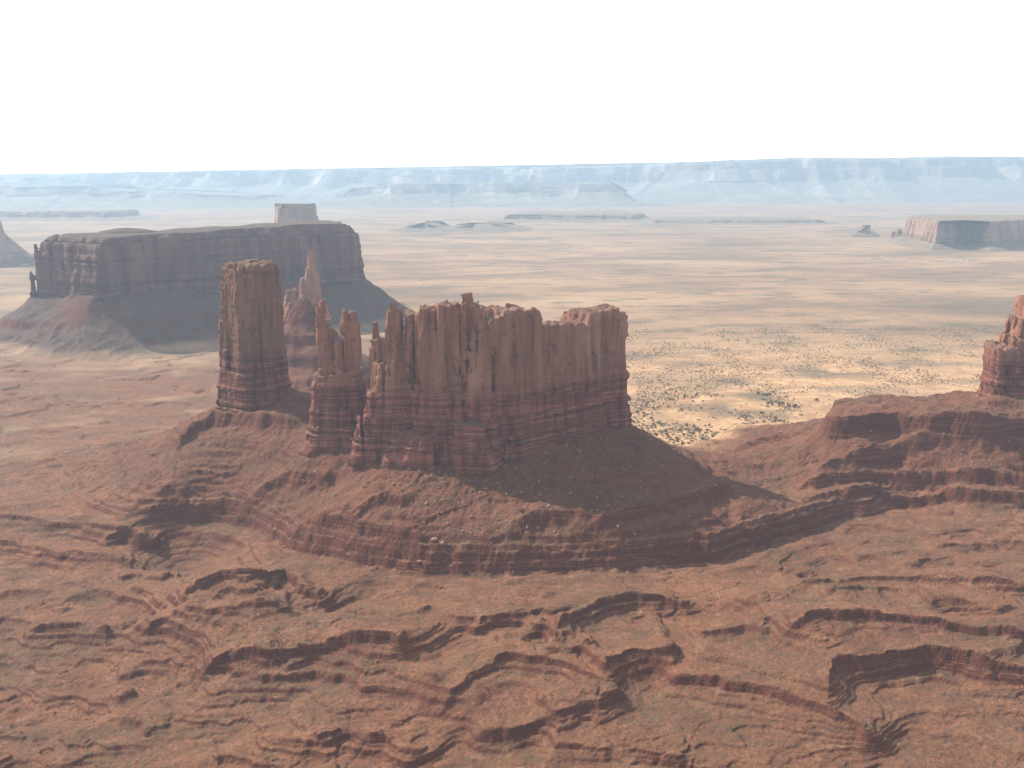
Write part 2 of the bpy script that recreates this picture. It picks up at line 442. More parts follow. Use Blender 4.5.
def poly_sdf(x, y, poly):
    poly = np.asarray(poly, np.float32); n = len(poly)
    d = np.full(x.shape, 1e18, np.float32); s = np.ones(x.shape, np.float32)
    for i in range(n):
        a = poly[i]; b = poly[i - 1]; ex, ey = b - a
        wx = x - a[0]; wy = y - a[1]
        t = np.clip((wx * ex + wy * ey) / (ex * ex + ey * ey), 0, 1)
        d = np.minimum(d, (wx - t * ex) ** 2 + (wy - t * ey) ** 2)
        c1 = y >= a[1]; c2 = y < b[1]; c3 = ex * wy > ey * wx
        flip = (c1 & c2 & c3) | (~c1 & ~c2 & ~c3)
        s = np.where(flip, -s, s)
    return s * np.sqrt(d)

# ledges of the badlands: top edge polyline as seen (u, v), rough ground height there, ledge height, run-out in front, run-back behind
LEDGES = [
    ([(-60, 548), (0, 549), (60, 559), (138, 566)], -3, 10, 16, 60),
    ([(-60, 522), (0, 524), (80, 531), (150, 541), (170, 547)], 2, 9, 18, 60),
    ([(112, 583), (140, 579), (168, 584)], -5, 6, 10, 40),
    ([(95, 548), (120, 541), (165, 543)], -2, 7, 10, 40),
    ([(170, 620), (220, 598), (262, 596), (292, 584), (300, 600), (330, 612)], -4, 17, 34, 70),
    ([(190, 672), (235, 660), (272, 667), (330, 661), (388, 664), (408, 676)], -6, 20, 38, 80),
    ([(130, 640), (180, 628), (230, 640), (300, 634)], -12, 8, 20, 50),
    ([(470, 645), (482, 636), (530, 630), (548, 627), (562, 634)], -5, 9, 14, 35),
    ([(500, 660), (530, 650), (548, 645)], -8, 5, 8, 25),
    ([(548, 655), (590, 622), (630, 612), (676, 613), (690, 620)], -4, 13, 20, 60),
    ([(545, 657), (575, 661), (600, 655)], -6, 5, 9, 30),
    ([(440, 712), (470, 688), (510, 673), (560, 676), (600, 688), (622, 700)], -8, 11, 42, 60),
    ([(470, 736), (530, 727), (590, 712), (628, 698)], -14, 8, 14, 40),
    ([(596, 680), (636, 668), (684, 667)], -8, 11, 14, 50),
    ([(690, 643), (740, 638), (770, 645)], -5, 6, 12, 40),
    ([(770, 654), (810, 643), (860, 638), (930, 643), (1024, 652), (1090, 655)], -5, 16, 46, 80),
    ([(822, 712), (836, 678), (880, 674), (930, 670), (985, 677), (1060, 686)], -12, 13, 18, 60),
    ([(650, 690), (700, 690), (780, 702), (840, 722), (895, 745)], -14, 12, 30, 50),
    ([(770, 600), (860, 592), (960, 592), (1060, 602)], -2, 8, 14, 50),
    ([(820, 618), (880, 606), (915, 612), (935, 632)], -5, 9, 22, 40),
    ([(930, 622), (990, 625), (1070, 628)], -6, 5, 10, 40),
    ([(930, 548), (980, 540), (1060, 545)], 1, 6, 10, 40),
    ([(900, 575), (950, 560), (985, 572)], -1, 5, 10, 40),
    ([(300, 748), (340, 735), (385, 742), (430, 765)], -20, 9, 18, 40),
    ([(540, 700), (560, 745), (640, 752), (700, 768)], -17, 6, 14, 40),
    ([(330, 625), (400, 630), (440, 624)], -6, 5, 12, 50),
    ([(350, 700), (420, 690), (450, 700)], -14, 6, 14, 40),
    ([(20, 640), (80, 633), (120, 640)], -16, 6, 14, 40),
    ([(10, 700), (70, 692), (130, 705)], -26, 6, 14, 40),
    ([(690, 610), (760, 617), (800, 612)], -4, 4, 8, 40),
    ([(850, 560), (905, 556), (930, 562)], -1, 4, 8, 40),
]
# second ledge on the pedestal slope and small outcrops
OUTCROPS = [
    ([(500, 528), (540, 519), (600, 521), (660, 512), (700, 500), (748, 481)], 45, 8, 12, 10),
    ([(245, 487), (290, 483), (335, 490)], 47, 6, 9, 10),
    ([(345, 512), (385, 506), (410, 510)], 50, 5, 9, 10),
    ([(560, 486), (620, 478), (672, 470)], 62, 4, 8, 10),
    ([(176, 441), (190, 434), (215, 429), (262, 434), (300, 441)], 76, 8, 10, 14),
    ([(728, 447), (750, 442), (788, 439)], 36, 4, 9, 14),
    ([(800, 475), (840, 466), (900, 461), (960, 461), (1024, 463), (1120, 463)], 42, 10, 14, 22),
    ([(785, 491), (820, 486), (860, 483), (940, 483), (1024, 488), (1120, 488)], 27, 10, 10, 22),
    ([(790, 512), (870, 500), (950, 500), (1030, 506), (1120, 506)], 13, 6, 8, 16),
]
RIM = [(120, 512), (165, 500), (215, 498), (262, 503), (310, 527), (360, 537), (420, 545), (490, 546), (560, 545), (630, 541), (700, 535), (780, 512), (860, 489)]
MESA_POLY = [at_z(100, 300, 115)[:2], at_z(372, 281, 108)[:2], (-470, 3260), (-700, 3400), (-1180, 3000), (-1290, 2700)]
def _mesa_poly():
    A = at_z(98, 299, 118)[:2]; B = at_z(360, 282, 110)[:2]
    return [A, B, (B[0] - 40, B[1] + 180), (B[0] - 220, B[1] + 280), (A[0] - 100, A[1] + 230), at_z(40, 293, 118)[:2]]
MESA_POLY = _mesa_poly()
REAR = at_z(303, 303, 160)

# terrace tables
lv = [-60.0]
_r = random.Random(3)
while lv[-1] < 150: lv.append(lv[-1] + _r.uniform(3.0, 8.0))
xin, xout = [], []
for a, b in zip(lv[:-1], lv[1:]):
    t = b - a
    xin += [a, a + .76 * t]; xout += [a, a + .26 * t]
xin.append(lv[-1]); xout.append(lv[-1])

lv = [-60.0]
while lv[-1] < 150: lv.append(lv[-1] + _r.uniform(1.1, 2.6))
fin, fout = [], []
for a, b in zip(lv[:-1], lv[1:]):
    t = b - a
    fin += [a, a + .8 * t]; fout += [a, a + .2 * t]
fin.append(lv[-1]); fout.append(lv[-1])

def profile(d, sgn, H, run, back):
    s = d * sgn
    front = np.where(s < 0, np.clip(1 + s / run, 0, 1), 1)
    front = np.where(s < -4, .62 * np.clip(1 + (s + 4) / run, 0, 1) ** 1.5, .62 + .38 * np.clip(1 + s / 4, 0, 1))
    behind = np.exp(-np.maximum(s, 0) / back)
    return H * np.where(s < 0, front, behind)

def height(x, y):
    """returns z and the cover masks"""
    x = np.asarray(x, np.float32); y = np.asarray(y, np.float32)
    near = sstep(GX0, GX0 + 200, x) * (1 - sstep(GX1 - 200, GX1, x)) * (1 - sstep(1600, 1800, y))
    wx = fbm2(x / 60, y / 60, 3, 5) * 9; wy = fbm2(x / 60, y / 60, 3, 9) * 9
    fx_ = fbm2(x / 14, y / 14, 3, 25) * 2.6; fy_ = fbm2(x / 14, y / 14, 3, 29) * 2.6
    base = bil(RB, x + .55 * wx + fx_, y + .55 * wy + fy_)
    base = base * near
    LH = 1.25
    hill = sstep(4, 14, base) * near                  # pedestal and amphitheatre
    fore = (1 - hill) * (1 - sstep(1250, 1700, y)) * near
    # foreground relief
    rel = ridged2(x / 170 + 3, y / 130, 3, 31) * 7.0 + fbm2(x / 95, y / 62, 3, 41) * 8.0
    left_bad = sstep(-60, -220, x + .25 * (y - 800)) * sstep(1000, 860, y)
    rel = rel + left_bad * (ridged2(x / 52, y / 44, 4, 47) * 4.0)
    # washes: branching incised channels
    cx_ = x + fbm2(x / 45, y / 45, 3, 35) * 26; cy_ = y + fbm2(x / 45, y / 45, 3, 39) * 26
    wash = np.maximum(np.clip((1 - np.abs(noise2(cx_ / 95, cy_ / 95, 43)) - .80) / .20, 0, 1), .7 * np.clip((1 - np.abs(noise2(cx_ / 42, cy_ / 42, 45)) - .82) / .18, 0, 1))
    rug = sstep(-.25, .3, fbm2(x / 130 + 4, y / 90, 3, 53) + .8 * left_bad - .15)
    wash = sstep(0, 1, wash) * sstep(-.2, .3, fbm2(x / 110, y / 110, 2, 57))
    rel = rel * (.55 + .45 * rug) - wash * 1.6 + fbm2(x / 34, y / 22, 4, 49, .5) * (.6 + 1.6 * rug)
    rimd, rims, rimf = seg_dist(x, y, [at_z(u, v, 29)[:2] for u, v in RIM])
    rel = rel * (.15 + .85 * sstep(26, 90, rimd))
    h = base + fore * rel
    for pts, z0, H, run, back in LEDGES:
        w = [at_z(u, v, z0)[:2] for u, v in pts]
        wa = np.array(w)
        m = ((x > wa[:, 0].min() - 260) & (x < wa[:, 0].max() + 260) & (y > wa[:, 1].min() - 120) & (y < wa[:, 1].max() + 260))
        if not m.any(): continue
        xs = x[m] + wx[m] * .8 + fx_[m] * 1.5; ys = y[m] + wy[m] * .8 + fy_[m] * 1.5
        d, s, f = seg_dist(xs, ys, w)
        tap = sstep(0, .14, f) * (1 - sstep(.86, 1, f))
        h[m] += profile(d, s, H * LH, run, back) * tap
    # benches
    jit = fbm2(x / 40, y / 40, 3, 61) * 1.5
    right = sstep(230, 330, x) * hill
    thick = np.where(right > .5, np.interp(h + jit, [-99, 0, 8, 16, 28, 33, 40, 56, 74, 81, 100, 140, 300], [-99, 0, 3, 25, 29, 34, 43, 55, 63, 96, 98.5, 102, 301]),
                     np.interp(h + jit, [-99, 0, 9, 17, 29, 60, 300], [-99, 0, 3, 27, 30, 60, 300])).astype(np.float32)
    big = hill * sstep(110, 104, h) * (.75 + .25 * noise2(x / 35, y / 35, 63))
    h = h + (thick - h) * big
    st = np.interp(h + jit, xin, xout).astype(np.float32)
    patch = np.clip(.5 + fbm2(x / 45, y / 45, 3, 71) * 1.8, 0, 1)
    wst = np.clip(.85 * fore * (.30 + .35 * patch + .3 * rug) + hill * (.5 * sstep(36, 26, h) + .75 * patch * sstep(24, 34, h)), 0, .88)
    wst = np.maximum(wst, .7 * right * patch)
    h = h + (st - h) * wst
    fl = np.interp(h + fbm2(x / 30, y / 22, 4, 65, .6) * 1.0, fin, fout).astype(np.float32)
    h = h + (fl - h) * np.clip(.8 * fore + .45 * hill * patch, 0, .85) * np.clip(.65 + fbm2(x / 60, y / 45, 2, 67), 0, 1)
    wb = [at_z(u, v, 29)[:2] for u, v in RIM]
    m = (x > -620) & (x < 520) & (y > 900) & (y < 1320)
    if m.any():
        d, s, f = seg_dist(x[m] + wx[m] * .4 + fx_[m] * 1.2 + fbm2(x[m] / 26, y[m] / 26, 2, 73) * 5, y[m] + wy[m] * .4 + fy_[m] * 1.2, wb)
        q = d * s
        pr = np.interp(q, [-40, -22, -15, -12, -9, -6, -3, 0, 5], [0, 1.5, 5, 13, 15, 23, 25, 30, 31]).astype(np.float32)
        w = sstep(-44, -20, q) * (1 - sstep(1, 10, q)) * sstep(0, .1, f) * (1 - sstep(.9, 1, f))
        h[m] = h[m] + (pr - h[m]) * w * .92
    for pts, z0, H, run, back in OUTCROPS:
        w = [at_z(u, v, z0)[:2] for u, v in pts]; wa = np.array(w)
        m = ((x > wa[:, 0].min() - 60) & (x < wa[:, 0].max() + 60) & (y > wa[:, 1].min() - 60) & (y < wa[:, 1].max() + 60))
        if not m.any(): continue
        d, s, f = seg_dist(x[m] + wx[m] * .5 + fx_[m] * 1.6, y[m] + wy[m] * .5 + fy_[m] * 1.6, w)
        h[m] += profile(d, s, H * 1.6, run * .8, back * 1.3) * sstep(0, .12, f) * (1 - sstep(.88, 1, f))
    # rills down the slopes
    ang = np.arctan2(y - 1180, x + 40); rad = np.hypot(x + 40, y - 1180)
    rill = ridged2(ang * 19 + fbm2(x / 40, y / 40, 3, 3) * 2.4, rad / 90, 3, 83) * np.clip(.5 + fbm2(x / 60, y / 60, 2, 87) * 1.5, 0, 1)
    h = h - hill * (.5 + .5 * sstep(20, 30, base)) * (rill * .5 + .5) ** 3 * 2.4 - hill * (fbm2(x / 17, y / 17, 4, 89, .65) * 3.4 + ridged2(x / 38, y / 38, 3, 93) * 1.2)
    gl = np.clip(1 - np.abs(noise2(ang * 24 + fbm2(x / 55, y / 55, 2, 15) * 1.5, rad / 220, 113)) * 2.6, 0, 1)
    h = h - hill * sstep(30, 44, base) * (1 - right) * gl ** 2 * 1.2 * np.clip(.5 + fbm2(x / 50, y / 50, 2, 117) * 1.6, 0, 1)
    h = h + near * (fbm2(x / 9, y / 9, 4, 91, .65) * (.75 + .4 * hill) + (1 - hill) * fbm2(x / 22, y / 22, 3, 97) * .5)
    # plain
    far = sstep(1250, 1700, y)
    h = h + far * (fbm2(x / 300, y / 300, 4, 101) * 3.0 + np.interp(fbm2(x / 130, y / 100, 4, 107), [-1, .12, .2, 1], [0, 0, 4, 6]) * sstep(2700, 2200, y) * sstep(-100, -300, x))
    # aprons of the mesa and the rear spire
    ap = np.zeros_like(h); own = np.zeros(h.shape, np.int8)
    m = (x > -1900) & (x < 200) & (y > 1900) & (y < 3900)
    if m.any():
        xs = x[m] + fbm2(x[m] / 120, y[m] / 120, 3, 121) * 26; ys = y[m] + fbm2(x[m] / 120, y[m] / 120, 3, 127) * 26
        d = poly_sdf(xs, ys, MESA_POLY)
        t = np.clip(1 - d / 190, 0, 1)
        a = np.where(d < 0, 122 + np.minimum(-d * .4, 10), 122 * (t ** 1.35))
        gul = ridged2(xs / 46, ys / 46, 3, 131)
        a = a + np.where(d > 0, gul * 9 * np.clip(t * 4, 0, 1) * (1 - t * .5), 0)
        a = a + np.where(d > 0, (np.interp(a, [0, 40, 52, 62, 70, 200], [0, 34, 40, 62, 68, 200]) - a) * .8 * sstep(-.2, .5, fbm2(xs / 200, ys / 200, 2, 139)), 0)
        ap[m] = np.maximum(a, 0); own[m] = np.where(t > .02, 1, 0)
    m = (x > REAR[0] - 420) & (x < REAR[0] + 420) & (y > REAR[1] - 420) & (y < REAR[1] + 420)
    if m.any():
        xs = x[m] + fbm2(x[m] / 60, y[m] / 60, 3, 141) * 16; ys = y[m] + fbm2(x[m] / 60, y[m] / 60, 3, 147) * 16
        d = np.hypot((xs - REAR[0]) / 1.0, (ys - REAR[1]) / 1.2) - 18
        t = np.clip(1 - d / 170, 0, 1)
        a = 168 * (.35 * t + .65 * t ** 2.0)
        a = np.interp(a + ridged2(xs / 30, ys / 30, 2, 151) * 4, [0, 30, 36, 62, 70, 100, 106, 132, 140, 200], [0, 26, 36, 56, 70, 92, 106, 125, 140, 200])
        ap[m] = np.maximum(ap[m], a * (t > 0)); own[m] = np.where(t > .03, 2, own[m])
    h = np.where(ap > 0, np.maximum(h, ap), h)
    sand = sstep(2700, 1950, y) * sstep(1330, 1420, y) * sstep(60, 140, x) * (1 - sstep(14, 30, base)) * np.clip(.68 + .3 * sstep(1800, 1600, y) + fbm2(x / 90, y / 70, 3, 161) * 1.6, 0, 1)
    sand = np.maximum(sand, .45 * sstep(-50, 80, x) * sstep(1330, 1500, y) * sstep(2300, 1800, y) * np.clip(fbm2(x / 120, y / 70, 3, 167) * 2.2 - .3, 0, 1))
    plain = sstep(1250, 1560, y + fbm2(x / 80, y / 80, 3, 171) * 90) * (1 - sstep(10, 24, np.maximum(base, ap)))
    plain = plain * (1 - .95 * sstep(150, -150, x) * sstep(2350, 2000, y) * np.clip(1.1 + fbm2(x / 90, y / 60, 3, 177) * 1.2, .3, 1))
    talus = np.maximum(hill * sstep(24, 32, base), sstep(4, 20, ap))
    red = hill * (1 - sstep(1200, 1290, y))
    return h, sand, plain, talus, own, hill * sstep(1500, 1400, y)

def build_terrain():
    tanx = np.concatenate([-np.geomspace(1.25, .63, 26), np.arange(-.62, .62, .00112), np.geomspace(.63, 1.25, 26)])
    r = [90.0]
    while r[-1] < 600: r.append(r[-1] * 1.02)
    while r[-1] < 1500: r.append(r[-1] * 1.00155)
    while r[-1] < 3600: r.append(r[-1] * 1.0022)
    while r[-1] < 23300: r.append(r[-1] * 1.01)
    r = np.array(r)
    Y, T = np.meshgrid(r, tanx, indexing='ij')
    X = T * Y
    nr, nc = X.shape
    Z = np.zeros(X.shape, np.float32); cov = [np.zeros(X.shape, np.float32) for _ in range(3)]
    own = np.zeros(X.shape, np.int8); ped = np.zeros(X.shape, np.float32)
    for i in range(0, nr, 160):
        s = slice(i, i + 160)
        a = height(X[s], Y[s])
        Z[s] = a[0]
        for k in range(3): cov[k][s] = a[1 + k]
        own[s] = a[4]; ped[s] = a[5]
    V = np.stack([X, Y, Z], -1).reshape(-1, 3).astype(np.float32)
    idx = np.arange(nr * nc).reshape(nr, nc)
    F = np.stack([idx[:-1, :-1], idx[:-1, 1:], idx[1:, 1:], idx[1:, :-1]], -1).reshape(-1, 4)
    # vertex normals of the whole sheet so that its pieces meet without a seam
    gx = np.empty_like(V.reshape(nr, nc, 3)); G = V.reshape(nr, nc, 3)
    du = np.gradient(G, axis=1); dv = np.gradient(G, axis=0)
    Nn = np.cross(du, dv); Nn /= np.maximum(np.linalg.norm(Nn, axis=-1, keepdims=True), 1e-9)
    Nn = Nn.reshape(-1, 3)
    c = lambda a: a[:-1, :-1]
    code = np.where(c(own) > 0, c(own), np.where(c(ped) > .5, 3, np.where(c(Y) > 1560, 4, 0))).reshape(-1)
    res = {}
    for k, name in ((0, 'badlands'), (1, 'talus_slope'), (2, 'talus_slope'), (3, 'talus_hill'), (4, 'desert_plain')):
        f = F[code == k]
        used, inv = np.unique(f, return_inverse=True)
        o = new_mesh(name, V[used], inv.reshape(-1, 4), M_TALUS if k == 1 else M_TERRAIN)
        for nm, arr in zip(('sand', 'plain', 'talus'), cov):
            at = o.data.attributes.new(nm, 'FLOAT', 'POINT'); at.data.foreach_set('value', arr.reshape(-1)[used].astype(np.float32))
        o.data.normals_split_custom_set_from_vertices(Nn[used].tolist())
        if k in (0, 3, 4): o['kind'] = 'structure'
        res[k] = o
    return res
TER = build_terrain()

# ------------------------------------------------------------------ rock bodies (implicit solids meshed with surface nets)
def surface_nets(Fv, org, step):
    nx, ny, nz = Fv.shape
    S = Fv < 0
    cnt = np.zeros((nx - 1, ny - 1, nz - 1), np.int8)
    for a in (0, 1):
        for b in (0, 1):
            for c_ in (0, 1):
                cnt += S[a:nx - 1 + a, b:ny - 1 + b, c_:nz - 1 + c_]
    act = (cnt > 0) & (cnt < 8)
    I = np.argwhere(act)
    vid = np.full(act.shape, -1, np.int32); vid[act] = np.arange(len(I))
    acc = np.zeros((len(I), 3), np.float32); n = np.zeros(len(I), np.float32)
    i, j, k = I.T
    cor = [(a, b, c_) for a in (0, 1) for b in (0, 1) for c_ in (0, 1)]
    for p in cor:
        for ax in range(3):
            if p[ax] == 0:
                q = list(p); q[ax] = 1
                f0 = Fv[i + p[0], j + p[1], k + p[2]]; f1 = Fv[i + q[0], j + q[1], k + q[2]]
                cr = (f0 < 0) != (f1 < 0)
                t = np.where(cr, f0 / np.where(f0 == f1, 1, f0 - f1), 0)
                pt = np.repeat(np.array([p], np.float32), len(I), 0); pt[:, ax] += t
                acc += pt * cr[:, None]; n += cr
    Vv = (I + acc / n[:, None]) * np.asarray(step, np.float32) + np.asarray(org, np.float32)
    quads = []
    for ax in range(3):
        sl0 = [slice(None)] * 3; sl1 = [slice(None)] * 3
        sl0[ax] = slice(0, -1); sl1[ax] = slice(1, None)
        s0 = S[tuple(sl0)]; s1 = S[tuple(sl1)]
        b, c_ = [q for q in range(3) if q != ax]
        E = np.argwhere(s0 != s1)
        E = E[(E[:, b] > 0) & (E[:, c_] > 0) & (E[:, b] < Fv.shape[b] - 1) & (E[:, c_] < Fv.shape[c_] - 1)]
        ins = s0[tuple(E.T)]
        def cell(db, dc):
            q = E.copy(); q[:, b] += db; q[:, c_] += dc
            return vid[tuple(q.T)]
        qd = np.stack([cell(-1, -1), cell(0, -1), cell(0, 0), cell(-1, 0)], -1)
        flip = ins if ax != 1 else ~ins
        qd = np.where(flip[:, None], qd, qd[:, ::-1])
        quads.append(qd)
    Q = np.concatenate(quads); Q = Q[(Q >= 0).all(1)]
    return Vv, Q

_rs = np.random.default_rng(5)
_zs = np.cumsum(_rs.uniform(1.6, 6.5, 160)) - 40
_zv = _rs.uniform(-1, 1, 160)
def strata(z):
    k = np.clip(np.searchsorted(_zs, z), 0, 159)
    return _zv[k].astype(np.float32)

class Rock:
    def __init__(s): s.parts = []
    def col(s, cx, cy, rx, ry, top, rot=0.0, n=3.0, taper=.18, base=90.0, lean=(0, 0), dome=.0, tp=2.0):
        s.parts.append(('c', cx, cy, rx, ry, top, rot, n, taper, base, lean, dome, tp)); return s
    def pcol(s, u0, u1, v, Y, ry, vb=430, **k):
        """a column seen between bearings u0 and u1 with its top at v, standing at distance Y"""
        a = at_y(u0, v, Y); b = at_y(u1, v, Y)
        return s.col((a[0] + b[0]) / 2, Y, (b[0] - a[0]) / 2, ry, a[2], **k)
    def slab(s, p0, p1, thick, prof, n=5.0):
        s.parts.append(('s', p0, p1, thick, prof, n)); return s
    def field(s, X, Y, Z, zmin):
        D = np.full(X.shape, 60.0, np.float32)
        for p in s.parts:
            if p[0] == 'c':
                _, cx, cy, rx, ry, top, rot, n, taper, base, lean, dome, tp = p
                R = max(rx, ry) * 1.5 + 22
                xs = X[:, 0, 0]; ys = Y[0, :, 0]
                i0, i1 = np.searchsorted(xs, (cx - R - abs(lean[0]), cx + R + abs(lean[0]))); j0, j1 = np.searchsorted(ys, (cy - R, cy + R))
                if i1 <= i0 or j1 <= j0: continue
                sl = (slice(i0, i1), slice(j0, j1), slice(None))
                x = X[sl]; y = Y[sl]; z = Z[sl]
                f = np.clip((z - base) / (top - base), 0, 1)
                ddx = x - cx - lean[0] * f; ddy = y - cy - lean[1] * f
                c, q = math.cos(rot), math.sin(rot)
                lx = np.abs(ddx * c + ddy * q) / rx; ly = np.abs(-ddx * q + ddy * c) / ry
                rr = (lx ** n + ly ** n) ** (1 / n)
                sc = 1 - taper * f ** tp
                d = (rr - sc) * min(rx, ry)
                tn = top - dome * np.clip(rr, 0, 1) ** 2 * min(rx, ry) - (noise2(x / 7, y / 7, 3) * .5 + .5) * 3.0
                d = np.maximum(d, z - tn)
                D[sl] = np.minimum(D[sl], d)
            else:
                _, p0, p1, th, prof, n = p
                e = np.subtract(p1, p0); L = math.hypot(*e); ex, ey = e / L
                a = (X - p0[0]) * ex + (Y - p0[1]) * ey; b = -(X - p0[0]) * ey + (Y - p0[1]) * ex
                top = np.interp(a, [q[0] for q in prof], [q[1] for q in prof]).astype(np.float32)
                thk = th * (1 + .12 * noise2(a / 18, a * 0, 9)) * (1 - .12 * np.clip((Z - 150) / 110, 0, 1))
                d = np.maximum(np.abs(b) - thk, np.maximum(-a, a - L))
                tn = top - (noise2(X / 9, Y / 9, 4) * .5 + .5) * 4.0 - np.clip(noise2(X / 4.5, Y / 4.5, 14), 0, 1) * 5.0
                D = np.minimum(D, np.maximum(d, Z - tn))
        return D
    def mesh(s, name, bounds, step, zt, flare, mat, parent=None, flute=3.0, crack=3.5, seed=0, ledge=1.15, scale=1.0, calm=None, block=1.0):
        (x0, x1), (y0, y1), (z0, z1) = bounds
        xs = np.arange(x0, x1, step, dtype=np.float32); ys = np.arange(y0, y1, step, dtype=np.float32); zs = np.arange(z0, z1, step * .85, dtype=np.float32)
        X, Y, Z = np.meshgrid(xs, ys, zs, indexing='ij')
        # warp the plan so that no wall is straight
        k = scale
        wx = (noise2(xs[:, None] / (30 * k) + 0 * ys[None], ys[None] / (30 * k), 201 + seed) * 4 * k)[:, :, None]
        wy = (noise2(xs[:, None] / (30 * k) + 7, ys[None] / (30 * k), 207 + seed) * 4 * k)[:, :, None]
        D = s.field_w(X, Y, Z, wx, wy, z0)
        low = np.clip((zt - Z) / (zt - z0), 0, 1.2)
        D -= flare * low
        M = np.abs(D) < 16 * k
        x, y, z, d = X[M], Y[M], Z[M], D[M]
        lo = np.clip((zt + 4 - z) / 14, 0, 1)
        n1 = noise3(x / (15 * k), y / (15 * k), z / (85 * k), 211 + seed)
        n2 = noise3(x / (6 * k), y / (6 * k), z / (34 * k), 223 + seed)
        n3 = noise3(x / (3.2 * k), y / (3.2 * k), z / (5 * k), 227 + seed)
        ck = np.clip(1 - np.abs(noise3(x / (20 * k), y / (20 * k), z / (240 * k), 229 + seed)) * 9, 0, 1)
        ck2 = np.clip(1 - np.abs(noise3(x / (9 * k), y / (9 * k), z / (120 * k), 233 + seed)) * 6, 0, 1)
        blk = noise3(x / (11 * k), y / (11 * k), z / (20 * k), 239 + seed)
        # broken joint blocks: flat panels set back by different amounts
        def panel(c, hz, a, sd):
            ca, sa = math.cos(a), math.sin(a)
            i_ = np.floor(((x * ca + y * sa) + n3 * .8) / (c * k)).astype(np.int32); j_ = np.floor(((-x * sa + y * ca) + n3 * .8) / (c * k)).astype(np.int32)
            o_ = _h(i_, j_, np.zeros_like(i_), sd)
            return _h(i_, j_, np.floor(z / (hz * k) + o_ * 3).astype(np.int32), sd + 1)
        pan = panel(13, 75, .35, 241 + seed) * 1.7 + panel(6.5, 30, .9, 247 + seed) * 1.0
        zz = (z + n1 * 1.5) / k
        if calm is not None:
            q_ = calm(x, y); ck = ck * q_; ck2 = ck2 * q_; n2 = n2 * (.3 + .7 * q_)
        d = d + block * pan * k * (1 - .55 * lo) + flute * (.75 * n1 + .35 * n2) * (1 - .35 * lo) + .5 * k * n3 + crack * ck + crack * .45 * ck2 + (blk > .25) * .9 * k * (1 - lo)
        d = d - strata(zz) * ledge * (.25 + .75 * lo)
        D[M] = d
        D[:, :, 0] = np.maximum(D[:, :, 0], .5)
        V, Q = surface_nets(D, (x0, y0, z0), (step, step, step * .85))
        return new_mesh(name, V, Q, mat, parent)
    def field_w(s, X, Y, Z, wx, wy, z0):
        # bounding-box search needs monotone axes: shift by the warp only inside the columns
        s._wx, s._wy = wx, wy
        out = s.field(X, Y, Z, z0)
        gx = np.clip((np.arange(X.shape[0])[:, None] + np.rint(wx[:, :, 0] / (X[1, 0, 0] - X[0, 0, 0]))).astype(int), 0, X.shape[0] - 1)
        gy = np.clip((np.arange(X.shape[1])[None] + np.rint(wy[:, :, 0] / (Y[0, 1, 0] - Y[0, 0, 0]))).astype(int), 0, X.shape[1] - 1)
        return out[gx, gy]

def prof_from(p0, p1, pts):
    """skyline seen as (u, v) -> heights along the wall from p0 to p1"""
    e = np.subtract(p1, p0); L = math.hypot(*e); out = []
    for u, v in pts:
        k = (u - 512) / FOCAL
        lo_, hi_ = -1.0, 2.0
        for _ in range(40):                      # find the point of the wall on that bearing
            m = (lo_ + hi_) / 2; x = p0[0] + e[0] * m; y = p0[1] + e[1] * m
            zc = 240; depth = y * _cp - (zc - CAM_H) * _sp
            if x / depth < k: lo_ = m
            else: hi_ = m
        y = p0[1] + e[1] * m
        out.append((m * L, at_y(u, v, y)[2]))
    return out

